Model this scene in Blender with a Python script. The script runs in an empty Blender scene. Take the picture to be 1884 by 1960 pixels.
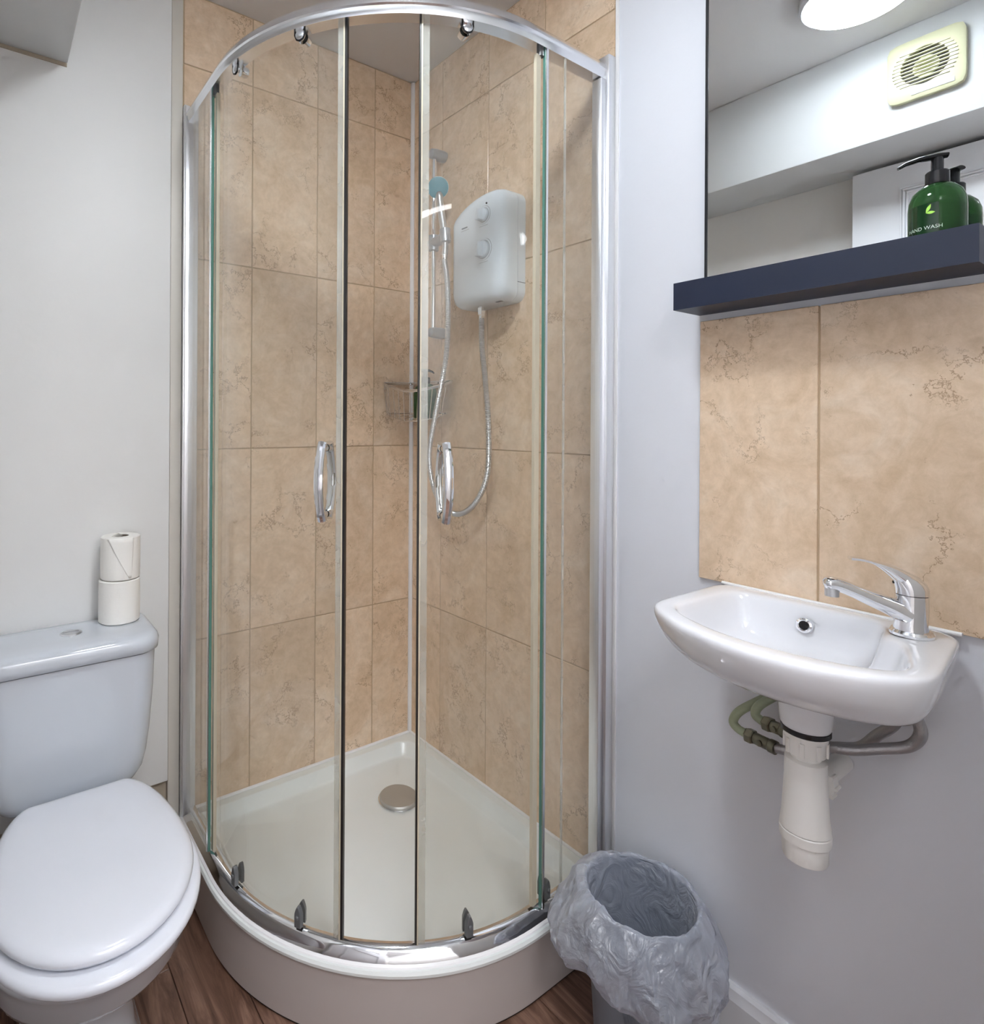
import bpy, bmesh, math, random
from mathutils import Vector, Matrix, noise

# ------------------------------------------------------------------ camera
SC = bpy.context.scene
COL = SC.collection
PI = math.pi
CAM = Vector((-1.2415, -1.6775, 1.2335))
YAW, ROLL = 0.5959, 0.0055
FPX, PCX, PCY, IW, IH = 1133.0, 741.1, 810.3, 1884.0, 1960.0
cd = bpy.data.cameras.new('camera')
cam = bpy.data.objects.new('camera', cd)
COL.objects.link(cam)
fw = Vector((math.sin(YAW), math.cos(YAW), 0))
rt = Vector((math.cos(YAW), -math.sin(YAW), 0))
up = Vector((0, 0, 1))
rt2 = rt * math.cos(ROLL) + up * math.sin(ROLL)
up2 = up * math.cos(ROLL) - rt * math.sin(ROLL)
m = Matrix((rt2, up2, -fw)).transposed().to_4x4()
m.translation = CAM
cam.matrix_world = m
cd.sensor_fit = 'VERTICAL'
cd.sensor_height = 36.0
cd.lens = 36.0 * FPX / IH
cd.shift_x = (IW / 2 - PCX) / IH
cd.shift_y = (PCY - IH / 2) / IH
cd.clip_start = 0.01
SC.camera = cam

# ------------------------------------------------------------------ world, exposure, lights
w = bpy.data.worlds.new('world')
SC.world = w
w.use_nodes = True
w.node_tree.nodes['Background'].inputs[0].default_value = (0.9, 0.95, 1.0, 1)
w.node_tree.nodes['Background'].inputs[1].default_value = 0.3
SC.view_settings.view_transform = 'Standard'
SC.view_settings.look = 'None'
SC.view_settings.exposure = 0.70
SC.view_settings.gamma = 1.0
SC.view_settings.use_curve_mapping = False
LAMP_STRENGTH = 50.0
HALL_FILL_STRENGTH = 9.0
SC.cycles.max_bounces = 6
SC.cycles.diffuse_bounces = 5
SC.cycles.glossy_bounces = 3
SC.cycles.transmission_bounces = 5
SC.cycles.transparent_max_bounces = 14
SC.cycles.caustics_reflective = False
SC.cycles.caustics_refractive = False
SC.cycles.use_adaptive_sampling = True
SC.cycles.adaptive_threshold = 0.13
SC.cycles.use_light_tree = False

# ------------------------------------------------------------------ materials
def mat(name, col, rough=0.5, metal=0.0, spec=None, emit=None, estr=0.0, trans=0.0, ior=None, coat=0.0):
    mm = bpy.data.materials.new(name)
    mm.use_nodes = True
    b = mm.node_tree.nodes['Principled BSDF']
    b.inputs['Base Color'].default_value = (*col, 1)
    b.inputs['Roughness'].default_value = rough
    b.inputs['Metallic'].default_value = metal
    if spec is not None: b.inputs['Specular IOR Level'].default_value = spec
    if trans: b.inputs['Transmission Weight'].default_value = trans
    if ior: b.inputs['IOR'].default_value = ior
    if coat: b.inputs['Coat Weight'].default_value = coat
    if emit:
        b.inputs['Emission Color'].default_value = (*emit, 1)
        b.inputs['Emission Strength'].default_value = estr
    return mm

def nd(mm, kind, **kw):
    n = mm.node_tree.nodes.new(kind)
    for k, v in kw.items():
        if k in n.inputs: n.inputs[k].default_value = v
        else: setattr(n, k, v)
    return n

def lk(mm, a, b): mm.node_tree.links.new(a, b)

def add_bump(mm, scale, strength, dist=0.002, detail=4.0):
    b = mm.node_tree.nodes['Principled BSDF']
    tc = nd(mm, 'ShaderNodeTexCoord')
    nz = nd(mm, 'ShaderNodeTexNoise', Scale=scale, Detail=detail, Roughness=0.55)
    bp = nd(mm, 'ShaderNodeBump', Strength=strength, Distance=dist)
    lk(mm, tc.outputs['Object'], nz.inputs['Vector'])
    lk(mm, nz.outputs['Fac'], bp.inputs['Height'])
    lk(mm, bp.outputs['Normal'], b.inputs['Normal'])
    return tc, nz, bp

def paint(name, col, rough=0.45, var=0.04):
    mm = mat(name, col, rough)
    b = mm.node_tree.nodes['Principled BSDF']
    tc = nd(mm, 'ShaderNodeTexCoord')
    n1 = nd(mm, 'ShaderNodeTexNoise', Scale=3.0, Detail=3.0, Roughness=0.5)
    n2 = nd(mm, 'ShaderNodeTexNoise', Scale=26.0, Detail=5.0, Roughness=0.5)
    v = nd(mm, 'ShaderNodeTexVoronoi', Scale=7.0)
    ad = nd(mm, 'ShaderNodeMath', operation='MULTIPLY_ADD')
    ad.inputs[1].default_value = 0.35
    bp = nd(mm, 'ShaderNodeBump', Strength=0.28, Distance=0.006)
    rp = nd(mm, 'ShaderNodeValToRGB')
    rp.color_ramp.elements[0].position = 0.3
    rp.color_ramp.elements[1].position = 0.75
    rp.color_ramp.elements[0].color = (*[c * (1 - var) for c in col], 1)
    rp.color_ramp.elements[1].color = (*col, 1)
    lk(mm, tc.outputs['Object'], n1.inputs['Vector'])
    lk(mm, tc.outputs['Object'], n2.inputs['Vector'])
    lk(mm, tc.outputs['Object'], v.inputs['Vector'])
    lk(mm, n2.outputs['Fac'], ad.inputs[0])
    lk(mm, n1.outputs['Fac'], ad.inputs[2])
    lk(mm, ad.outputs[0], bp.inputs['Height'])
    lk(mm, bp.outputs['Normal'], b.inputs['Normal'])
    lk(mm, n1.outputs['Fac'], rp.inputs['Fac'])
    lk(mm, rp.outputs['Color'], b.inputs['Base Color'])
    return mm

def make_tile_mat(name, dark, mid, light, vein):
    mm = mat(name, mid, 0.22)
    b = mm.node_tree.nodes['Principled BSDF']
    tc = nd(mm, 'ShaderNodeTexCoord')
    oi = nd(mm, 'ShaderNodeObjectInfo')
    mu = nd(mm, 'ShaderNodeMath', operation='MULTIPLY'); mu.inputs[1].default_value = 37.0
    cb = nd(mm, 'ShaderNodeCombineXYZ')
    va = nd(mm, 'ShaderNodeVectorMath', operation='ADD')
    lk(mm, oi.outputs['Random'], mu.inputs[0])
    for k in range(3): lk(mm, mu.outputs[0], cb.inputs[k])
    lk(mm, tc.outputs['Object'], va.inputs[0]); lk(mm, cb.outputs[0], va.inputs[1])
    n1 = nd(mm, 'ShaderNodeTexNoise', Scale=7.0, Detail=9.0, Roughness=0.68, Distortion=1.4)
    n2 = nd(mm, 'ShaderNodeTexNoise', Scale=40.0, Detail=5.0, Roughness=0.7, Distortion=0.4)
    lk(mm, va.outputs[0], n1.inputs['Vector']); lk(mm, va.outputs[0], n2.inputs['Vector'])
    rp = nd(mm, 'ShaderNodeValToRGB')
    e = rp.color_ramp.elements
    e[0].position = 0.30; e[0].color = (*dark, 1)
    e[1].position = 0.70; e[1].color = (*light, 1)
    k = e.new(0.5); k.color = (*mid, 1)
    lk(mm, n1.outputs['Fac'], rp.inputs['Fac'])
    # mottling
    r2 = nd(mm, 'ShaderNodeValToRGB')
    r2.color_ramp.elements[0].position = 0.30; r2.color_ramp.elements[0].color = (0.86, 0.84, 0.80, 1)
    r2.color_ramp.elements[1].position = 0.62; r2.color_ramp.elements[1].color = (1.0, 1.0, 1.0, 1)
    lk(mm, n2.outputs['Fac'], r2.inputs['Fac'])
    mx = nd(mm, 'ShaderNodeMix', data_type='RGBA', blend_type='MULTIPLY'); mx.inputs[0].default_value = 1.0
    lk(mm, rp.outputs['Color'], mx.inputs[6]); lk(mm, r2.outputs['Color'], mx.inputs[7])
    # veins: distorted voronoi cell borders, broken up
    dn = nd(mm, 'ShaderNodeTexNoise', Scale=9.0, Detail=6.0, Roughness=0.75)
    lk(mm, va.outputs[0], dn.inputs['Vector'])
    ds = nd(mm, 'ShaderNodeVectorMath', operation='SCALE'); ds.inputs['Scale'].default_value = 0.22
    lk(mm, dn.outputs['Color'], ds.inputs[0])
    d2 = nd(mm, 'ShaderNodeVectorMath', operation='ADD')
    lk(mm, va.outputs[0], d2.inputs[0]); lk(mm, ds.outputs[0], d2.inputs[1])
    vo = nd(mm, 'ShaderNodeTexVoronoi', feature='DISTANCE_TO_EDGE', Scale=9.0)
    lk(mm, d2.outputs[0], vo.inputs['Vector'])
    r3 = nd(mm, 'ShaderNodeValToRGB')
    r3.color_ramp.elements[0].position = 0.0; r3.color_ramp.elements[0].color = (1, 1, 1, 1)
    r3.color_ramp.elements[1].position = 0.028; r3.color_ramp.elements[1].color = (0, 0, 0, 1)
    lk(mm, vo.outputs['Distance'], r3.inputs['Fac'])
    bn = nd(mm, 'ShaderNodeTexNoise', Scale=6.5, Detail=3.0)
    lk(mm, d2.outputs[0], bn.inputs['Vector'])
    r4 = nd(mm, 'ShaderNodeValToRGB')
    r4.color_ramp.elements[0].position = 0.47; r4.color_ramp.elements[0].color = (0, 0, 0, 1)
    r4.color_ramp.elements[1].position = 0.60; r4.color_ramp.elements[1].color = (0.8, 0.8, 0.8, 1)
    lk(mm, bn.outputs['Fac'], r4.inputs['Fac'])
    mm2 = nd(mm, 'ShaderNodeMath', operation='MULTIPLY')
    lk(mm, r3.outputs['Color'], mm2.inputs[0]); lk(mm, r4.outputs['Color'], mm2.inputs[1])
    mv = nd(mm, 'ShaderNodeMix', data_type='RGBA'); mv.inputs[7].default_value = (*vein, 1)
    lk(mm, mm2.outputs[0], mv.inputs[0]); lk(mm, mx.outputs[2], mv.inputs[6])
    # slight tone shift per tile
    hs = nd(mm, 'ShaderNodeHueSaturation')
    mr = nd(mm, 'ShaderNodeMapRange'); mr.inputs['To Min'].default_value = 0.93; mr.inputs['To Max'].default_value = 1.06
    lk(mm, oi.outputs['Random'], mr.inputs['Value']); lk(mm, mr.outputs[0], hs.inputs['Value'])
    lk(mm, mv.outputs[2], hs.inputs['Color'])
    lk(mm, hs.outputs['Color'], b.inputs['Base Color'])
    bp = nd(mm, 'ShaderNodeBump', Strength=0.12, Distance=0.002)
    lk(mm, n1.outputs['Fac'], bp.inputs['Height']); lk(mm, bp.outputs['Normal'], b.inputs['Normal'])
    return mm

def make_wood_mat():
    mm = mat('laminate_wood', (0.2, 0.1, 0.07), 0.38)
    b = mm.node_tree.nodes['Principled BSDF']
    tc = nd(mm, 'ShaderNodeTexCoord'); oi = nd(mm, 'ShaderNodeObjectInfo')
    mp = nd(mm, 'ShaderNodeMapping'); mp.inputs['Scale'].default_value = (11, 1.3, 11)
    mu = nd(mm, 'ShaderNodeMath', operation='MULTIPLY'); mu.inputs[1].default_value = 19.0
    va = nd(mm, 'ShaderNodeVectorMath', operation='ADD')
    cb = nd(mm, 'ShaderNodeCombineXYZ')
    lk(mm, oi.outputs['Random'], mu.inputs[0])
    for k in range(3): lk(mm, mu.outputs[0], cb.inputs[k])
    lk(mm, tc.outputs['Object'], mp.inputs['Vector'])
    lk(mm, mp.outputs[0], va.inputs[0]); lk(mm, cb.outputs[0], va.inputs[1])
    n = nd(mm, 'ShaderNodeTexNoise', Scale=2.2, Detail=9.0, Roughness=0.66, Distortion=1.6)
    lk(mm, va.outputs[0], n.inputs['Vector'])
    rp = nd(mm, 'ShaderNodeValToRGB')
    e = rp.color_ramp.elements
    e[0].position = 0.30; e[0].color = (0.040, 0.018, 0.012, 1)
    e[1].position = 0.72; e[1].color = (0.30, 0.18, 0.13, 1)
    k = e.new(0.5); k.color = (0.145, 0.075, 0.05, 1)
    lk(mm, n.outputs['Fac'], rp.inputs['Fac']); lk(mm, rp.outputs['Color'], b.inputs['Base Color'])
    bp = nd(mm, 'ShaderNodeBump', Strength=0.2, Distance=0.001)
    lk(mm, n.outputs['Fac'], bp.inputs['Height']); lk(mm, bp.outputs['Normal'], b.inputs['Normal'])
    return mm

def make_glass_mat(name, tint, base=0.045, dirt=0.05):
    """Thin pane: clear with a facing-dependent mirror reflection and a faint limescale film."""
    mm = bpy.data.materials.new(name); mm.use_nodes = True
    nt = mm.node_tree; nt.nodes.clear()
    out = nd(mm, 'ShaderNodeOutputMaterial')
    tr = nd(mm, 'ShaderNodeBsdfTransparent'); tr.inputs[0].default_value = (*tint, 1)
    gl = nd(mm, 'ShaderNodeBsdfGlossy'); gl.inputs['Roughness'].default_value = 0.01
    gl.inputs['Color'].default_value = (1, 1, 1, 1)
    df = nd(mm, 'ShaderNodeBsdfDiffuse'); df.inputs[0].default_value = (0.75, 0.76, 0.72, 1)
    lw = nd(mm, 'ShaderNodeLayerWeight'); lw.inputs[0].default_value = 0.5
    pw = nd(mm, 'ShaderNodeMath', operation='POWER'); pw.inputs[1].default_value = 4.5
    ma = nd(mm, 'ShaderNodeMath', operation='MULTIPLY_ADD'); ma.inputs[1].default_value = 0.75; ma.inputs[2].default_value = base
    lk(mm, lw.outputs['Facing'], pw.inputs[0]); lk(mm, pw.outputs[0], ma.inputs[0])
    m1 = nd(mm, 'ShaderNodeMixShader'); m1.inputs[0].default_value = dirt
    tc = nd(mm, 'ShaderNodeTexCoord'); nz = nd(mm, 'ShaderNodeTexNoise', Scale=6.0, Detail=5.0)
    mr = nd(mm, 'ShaderNodeMapRange'); mr.inputs['From Min'].default_value = 0.3; mr.inputs['From Max'].default_value = 0.8
    mr.inputs['To Min'].default_value = dirt * 0.5; mr.inputs['To Max'].default_value = dirt * 1.6
    lk(mm, tc.outputs['Object'], nz.inputs['Vector']); lk(mm, nz.outputs['Fac'], mr.inputs['Value'])
    lk(mm, mr.outputs[0], m1.inputs[0])
    lk(mm, tr.outputs[0], m1.inputs[1]); lk(mm, df.outputs[0], m1.inputs[2])
    m2 = nd(mm, 'ShaderNodeMixShader')
    lk(mm, ma.outputs[0], m2.inputs[0]); lk(mm, m1.outputs[0], m2.inputs[1]); lk(mm, gl.outputs[0], m2.inputs[2])
    lk(mm, m2.outputs[0], out.inputs[0])
    return mm

def make_liner_mat():
    mm = bpy.data.materials.new('thin_polythene'); mm.use_nodes = True
    nt = mm.node_tree; nt.nodes.clear()
    out = nd(mm, 'ShaderNodeOutputMaterial')
    tr = nd(mm, 'ShaderNodeBsdfTransparent'); tr.inputs[0].default_value = (0.93, 0.96, 1.0, 1)
    df = nd(mm, 'ShaderNodeBsdfDiffuse'); df.inputs[0].default_value = (0.83, 0.88, 1.0, 1)
    tl = nd(mm, 'ShaderNodeBsdfTranslucent'); tl.inputs[0].default_value = (0.83, 0.88, 1.0, 1)
    gl = nd(mm, 'ShaderNodeBsdfGlossy'); gl.inputs['Roughness'].default_value = 0.16
    tc = nd(mm, 'ShaderNodeTexCoord')
    nz = nd(mm, 'ShaderNodeTexNoise', Scale=16.0, Detail=5.0, Distortion=2.5)
    bp = nd(mm, 'ShaderNodeBump', Strength=0.9, Distance=0.012)
    lk(mm, tc.outputs['Object'], nz.inputs['Vector']); lk(mm, nz.outputs['Fac'], bp.inputs['Height'])
    for s in (df, gl): lk(mm, bp.outputs['Normal'], s.inputs['Normal'])
    a = nd(mm, 'ShaderNodeMixShader'); a.inputs[0].default_value = 0.45
    lk(mm, df.outputs[0], a.inputs[1]); lk(mm, tl.outputs[0], a.inputs[2])
    b = nd(mm, 'ShaderNodeMixShader'); b.inputs[0].default_value = 0.2
    lk(mm, a.outputs[0], b.inputs[1]); lk(mm, gl.outputs[0], b.inputs[2])
    c = nd(mm, 'ShaderNodeMixShader')
    lw = nd(mm, 'ShaderNodeLayerWeight'); lw.inputs[0].default_value = 0.5
    mr = nd(mm, 'ShaderNodeMapRange'); mr.inputs['To Min'].default_value = 0.40; mr.inputs['To Max'].default_value = 1.0
    lk(mm, lw.outputs['Facing'], mr.inputs['Value']); lk(mm, mr.outputs[0], c.inputs[0])
    lk(mm, tr.outputs[0], c.inputs[1]); lk(mm, b.outputs[0], c.inputs[2])
    lk(mm, c.outputs[0], out.inputs[0])
    return mm

M = {}
M['tile'] = make_tile_mat('beige_marble_tile', (0.70, 0.515, 0.355), (0.79, 0.605, 0.440), (0.85, 0.69, 0.54), (0.30, 0.18, 0.10))
M['grout'] = mat('beige_grout', (0.50, 0.37, 0.24), 0.8); add_bump(M['grout'], 90, 0.3)
M['wall_l'] = paint('cream_white_paint', (0.80, 0.795, 0.785), 0.5)
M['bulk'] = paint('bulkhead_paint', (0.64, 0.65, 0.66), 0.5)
M['wall_r'] = paint('cool_white_paint', (0.77, 0.785, 0.845), 0.42)
M['ceil'] = paint('ceiling_paint', (0.70, 0.69, 0.70), 0.6)
M['wood'] = make_wood_mat()
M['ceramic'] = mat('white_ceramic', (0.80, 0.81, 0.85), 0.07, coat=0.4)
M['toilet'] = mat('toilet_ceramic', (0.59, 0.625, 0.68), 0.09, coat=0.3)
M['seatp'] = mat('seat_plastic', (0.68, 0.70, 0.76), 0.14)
M['acrylic'] = mat('tray_acrylic', (0.80, 0.83, 0.82), 0.22); add_bump(M['acrylic'], 12, 0.05)
M['skirt'] = mat('shaded_tray_skirt', (0.49, 0.44, 0.42), 0.35)  # white skirt, its shading put into a darker beige colour
M['chrome'] = mat('chrome', (0.86, 0.87, 0.90), 0.06, 1.0)
M['satin'] = mat('satin_chrome', (0.66, 0.67, 0.69), 0.32, 1.0)
M['alu'] = mat('polished_aluminium', (0.90, 0.91, 0.94), 0.20, 1.0)
M['post'] = mat('satin_post_aluminium', (0.92, 0.93, 0.96), 0.36, 1.0)
M['drain'] = mat('brushed_drain_metal', (0.52, 0.51, 0.48), 0.45, 0.6)
M['glass'] = make_glass_mat('clear_pane', (0.988, 0.993, 0.984), 0.024, 0.026)
M['gedge'] = mat('green_glass_edge', (0.10, 0.24, 0.20), 0.08)
M['seal'] = mat('clear_seal_strip', (0.58, 0.52, 0.40), 0.2)
M['sealw'] = make_glass_mat('frosted_seal_strip', (0.90, 0.89, 0.86), 0.05, 0.30)
M['sealdark'] = mat('black_magnet_strip', (0.012, 0.010, 0.010), 0.4)
M['silicone'] = mat('white_silicone', (0.86, 0.85, 0.86), 0.35)
M['white_pl'] = mat('white_plastic', (0.76, 0.81, 0.87), 0.18)
M['trap'] = mat('cream_white_plastic', (0.86, 0.845, 0.82), 0.3)
M['grey_pl'] = mat('grey_plastic', (0.13, 0.135, 0.14), 0.3)
M['silver_pl'] = mat('silver_plastic', (0.42, 0.43, 0.46), 0.3, 0.5)
M['teal'] = mat('teal_spray_face', (0.10, 0.25, 0.30), 0.45)
M['black'] = mat('black_metal', (0.009, 0.015, 0.040), 0.45)
M['blackf'] = mat('black_frame', (0.012, 0.013, 0.016), 0.3)
M['mirror'] = mat('mirror_silver', (0.90, 0.93, 0.94), 0.0, 1.0)
M['pump'] = mat('black_pump_plastic', (0.012, 0.013, 0.016), 0.18)
M['green'] = mat('green_bottle', (0.06, 0.20, 0.06), 0.06, trans=0.65, ior=1.3)
M['greend'] = mat('dark_green_label', (0.006, 0.035, 0.010), 0.12)
M['lime'] = mat('lime_leaf_print', (0.45, 0.85, 0.12), 0.5)
M['print'] = mat('pale_print', (0.55, 0.66, 0.58), 0.5)
M['ink'] = mat('grey_ink', (0.16, 0.17, 0.20), 0.5)
M['pipe'] = mat('verdigris_painted_pipe', (0.36, 0.40, 0.27), 0.5); add_bump(M['pipe'], 60, 0.4)
M['valve'] = mat('aged_brass_valve', (0.20, 0.19, 0.14), 0.35, 0.8); add_bump(M['valve'], 80, 0.3)
M['braid'] = mat('braided_steel_hose', (0.40, 0.39, 0.40), 0.35, 0.75); add_bump(M['braid'], 500, 0.6, 0.001)
M['rubber'] = mat('black_rubber', (0.01, 0.01, 0.012), 0.25)
M['bin'] = mat('grey_bin_plastic', (0.19, 0.21, 0.25), 0.4)
M['liner'] = make_liner_mat()
M['paper'] = mat('tissue_paper', (0.86, 0.84, 0.80), 0.9); add_bump(M['paper'], 70, 0.35, 0.002)
M['card'] = mat('brown_card', (0.16, 0.13, 0.10), 0.8)
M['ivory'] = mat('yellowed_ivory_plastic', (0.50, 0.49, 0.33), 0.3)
M['darkhole'] = mat('dark_hollow', (0.02, 0.014, 0.010), 0.6)
M['lamp'] = mat('lamp_diffuser', (1, 1, 1), 0.3, emit=(0.89, 0.95, 1.0), estr=LAMP_STRENGTH)
M['hall'] = mat('hall_fill_emitter', (1, 1, 1), 0.3, emit=(0.96, 0.97, 1.0), estr=HALL_FILL_STRENGTH)  # glow of the added hall fill panel
M['gloss_w'] = mat('white_gloss_paint', (0.82, 0.83, 0.87), 0.2); add_bump(M['gloss_w'], 14, 0.1)
M['trimp'] = mat('aged_trim_paint', (0.66, 0.62, 0.56), 0.45); add_bump(M['trimp'], 30, 0.2)
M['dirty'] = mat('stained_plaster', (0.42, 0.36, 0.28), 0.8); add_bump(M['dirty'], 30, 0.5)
M['hallp'] = mat('hall_wall', (0.78, 0.77, 0.76), 0.7)

# ------------------------------------------------------------------ mesh helpers
def finish(bm, name, material, parent=None, smooth=True, sharp=35, bevel=0, bseg=2, sub=0, loc=None):
    bmesh.ops.recalc_face_normals(bm, faces=bm.faces)
    if bevel:
        ed = [e for e in bm.edges if len(e.link_faces) == 2 and e.calc_face_angle(0) > math.radians(40)]
        bmesh.ops.bevel(bm, geom=ed, offset=bevel, segments=bseg, profile=0.5, affect='EDGES', clamp_overlap=True)
    me = bpy.data.meshes.new(name)
    bm.to_mesh(me); bm.free()
    if isinstance(material, (list, tuple)):
        for q in material: me.materials.append(q)
    else: me.materials.append(material)
    if smooth:
        for p in me.polygons: p.use_smooth = True
        if not sub: me.set_sharp_from_angle(angle=math.radians(sharp))
    o = bpy.data.objects.new(name, me)
    COL.objects.link(o)
    if parent is not None:
        o.parent = parent
        o.location = -Vector(parent.get('_o', (0, 0, 0))) if False else (0, 0, 0)
        o.matrix_parent_inverse = Matrix.Translation(-parent_world(parent))
    if loc is not None: o.location = loc
    if sub:
        md = o.modifiers.new('subsurf', 'SUBSURF'); md.levels = sub; md.render_levels = sub
    return o

def parent_world(p):
    v = Vector(p.location)
    if p.parent is not None:
        v = p.matrix_parent_inverse @ v
        v = v + parent_world(p.parent)
    return v

def thing(name, label, cat, loc, group=None):
    o = bpy.data.objects.new(name, None)
    COL.objects.link(o); o.location = loc
    o.empty_display_size = 0.05
    o['label'] = label; o['category'] = cat
    if group: o['group'] = group
    return o

def tag(o, label, cat, group=None):
    o['label'] = label; o['category'] = cat
    if group: o['group'] = group
    return o

def struct(o):
    o['kind'] = 'structure'; return o

def box(bm, a, b):
    x0, y0, z0 = a; x1, y1, z1 = b
    vs = [bm.verts.new(p) for p in ((x0, y0, z0), (x1, y0, z0), (x1, y1, z0), (x0, y1, z0), (x0, y0, z1), (x1, y0, z1), (x1, y1, z1), (x0, y1, z1))]
    for f in ((0, 3, 2, 1), (4, 5, 6, 7), (0, 1, 5, 4), (1, 2, 6, 5), (2, 3, 7, 6), (3, 0, 4, 7)):
        bm.faces.new([vs[i] for i in f])

def mkbox(name, a, b, material, parent=None, bevel=0, bseg=2):
    bm = bmesh.new(); box(bm, a, b)
    return finish(bm, name, material, parent, bevel=bevel, bseg=bseg)

def rings(bm, rr, close_u=True, cap0=False, cap1=False):
    vr = [[bm.verts.new(p) for p in r] for r in rr]
    n = len(vr[0])
    for a, b in zip(vr, vr[1:]):
        for i in range(n if close_u else n - 1):
            j = (i + 1) % n
            bm.faces.new((a[i], a[j], b[j], b[i]))
    if cap0: bm.faces.new(list(reversed(vr[0])))
    if cap1: bm.faces.new(vr[-1])
    return vr

def circle(c, r, n=24, ax=(0, 0, 1), u=None):
    ax = Vector(ax).normalized()
    if u is None: u = ax.orthogonal().normalized()
    v = ax.cross(u)
    return [Vector(c) + (u * math.cos(2 * PI * i / n) + v * math.sin(2 * PI * i / n)) * r for i in range(n)]

def lathe(bm, prof, c=(0, 0, 0), ax=(0, 0, 1), n=28, cap0=True, cap1=True):
    ax = Vector(ax).normalized(); u = ax.orthogonal().normalized()
    rr = [circle(Vector(c) + ax * z, max(r, 1e-5), n, ax, u) for r, z in prof]
    rings(bm, rr, True, cap0, cap1)

def mklathe(name, prof, c, material, parent=None, ax=(0, 0, 1), n=28, sharp=35, cap0=True, cap1=True):
    bm = bmesh.new(); lathe(bm, prof, c, ax, n, cap0, cap1)
    return finish(bm, name, material, parent, sharp=sharp)

def smooth_path(pts, n=8):
    P = [Vector(p) for p in pts]
    P = [P[0] * 2 - P[1]] + P + [P[-1] * 2 - P[-2]]
    out = []
    for i in range(1, len(P) - 2):
        for k in range(n):
            t = k / n
            a, b, c, d = P[i - 1], P[i], P[i + 1], P[i + 2]
            out.append(0.5 * ((2 * b) + (c - a) * t + (2 * a - 5 * b + 4 * c - d) * t * t + (3 * b - a - 3 * c + d) * t ** 3))
    out.append(P[-2])
    return out

def tube(bm, pts, r, n=12, flat=None, cap=True):
    """r: number or list per point; flat=(scale_u,scale_v,upvector)"""
    pts = [Vector(p) for p in pts]
    rr = []
    t0 = (pts[1] - pts[0]).normalized()
    u = Vector(flat[2]) if flat else t0.orthogonal()
    for i, p in enumerate(pts):
        if i == 0: t = pts[1] - pts[0]
        elif i == len(pts) - 1: t = pts[-1] - pts[-2]
        else: t = pts[i + 1] - pts[i - 1]
        t.normalize()
        u = (u - t * u.dot(t)).normalized()
        v = t.cross(u)
        ri = r[i] if isinstance(r, (list, tuple)) else r
        su, sv = (flat[0], flat[1]) if flat else (1, 1)
        if isinstance(su, (list, tuple)): su = su[i]
        if isinstance(sv, (list, tuple)): sv = sv[i]
        rr.append([p + (u * math.cos(2 * PI * k / n) * su + v * math.sin(2 * PI * k / n) * sv) * ri for k in range(n)])
    rings(bm, rr, True, cap, cap)

def mktube(name, pts, r, material, parent=None, n=12, flat=None, smooth_n=0, sharp=50):
    if smooth_n: pts = smooth_path(pts, smooth_n)
    bm = bmesh.new(); tube(bm, pts, r, n, flat)
    return finish(bm, name, material, parent, sharp=sharp)

def prism(bm, poly, z0, z1):
    a = [bm.verts.new((x, y, z0)) for x, y in poly]
    b = [bm.verts.new((x, y, z1)) for x, y in poly]
    n = len(poly)
    for i in range(n): bm.faces.new((a[i], a[(i + 1) % n], b[(i + 1) % n], b[i]))
    bm.faces.new(list(reversed(a))); bm.faces.new(b)

# ------------------------------------------------------------------ room shell
XL, YF, ZC = -1.364, -1.66, 2.431
COLS_A = [0.0, 0.159, 0.3748, 0.5906, 0.792]
COLS_B = [0.0, 0.1633, 0.379, 0.5948, 0.8106]
ROWS = [0.085, 0.6212, 1.157, 1.6928, 2.2286, ZC - 0.002]
G = 0.0016

wa = struct(mkbox('wall_back', (XL - 0.1, 0.008, -0.02), (0.12, 0.12, 2.5), M['wall_l']))
wb = struct(mkbox('wall_right', (0.008, YF - 0.1, -0.02), (0.12, 0.008, 2.5), M['wall_r']))
mkbox('grout_bed', (-0.794, 0.002, 0.085), (0.0, 0.0082, ZC), M['grout'], wa)
mkbox('grout_bed', (0.002, -0.8125, 0.085), (0.0082, 0.002, ZC), M['grout'], wb)
mkbox('plaster_face', (0.0, -1.0196, -0.0), (0.0085, -0.8145, ZC), M['wall_r'], wb)
mkbox('plaster_face', (0.0, YF - 0.02, 0.0), (0.0085, -1.0196, ZC), M['wall_r'], wb)

def tile_obj(name, a, b, parent):
    """one tile, its mesh around its own centre so the marbling runs on from tile to tile differently"""
    c = [(a[i] + b[i]) / 2 for i in range(3)]
    bm = bmesh.new()
    box(bm, [a[i] - c[i] for i in range(3)], [b[i] - c[i] for i in range(3)])
    return finish(bm, name, M['tile'], parent, bevel=0.0009, bseg=1, loc=c)

for i in range(4):
    for j in range(5):
        tile_obj('tile', (-COLS_A[i + 1] + G, 0.0, ROWS[j] + G), (-COLS_A[i] - G, 0.0078, ROWS[j + 1] - G), wa)
        tile_obj('tile', (0.0, -COLS_B[i + 1] + G, ROWS[j] + G), (0.0078, -COLS_B[i] - G, ROWS[j + 1] - G), wb)
# splashback above the basin
mkbox('grout_bed', (-0.0055, -1.66, 0.918), (0.001, -1.0215, 1.447), M['grout'], wb)
for y0, y1 in ((-1.2345, -1.0196), (-1.4505, -1.2345), (-1.655, -1.4505)):
    tile_obj('tile', (-0.008, y0 + G, 0.916), (0.0, y1 - G, 1.449), wb)
mkbox('edge_trim', (-0.0035, -0.8215, 0.0), (0.004, -0.8125, ZC), M['silicone'], wb, bevel=0.001)

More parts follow.
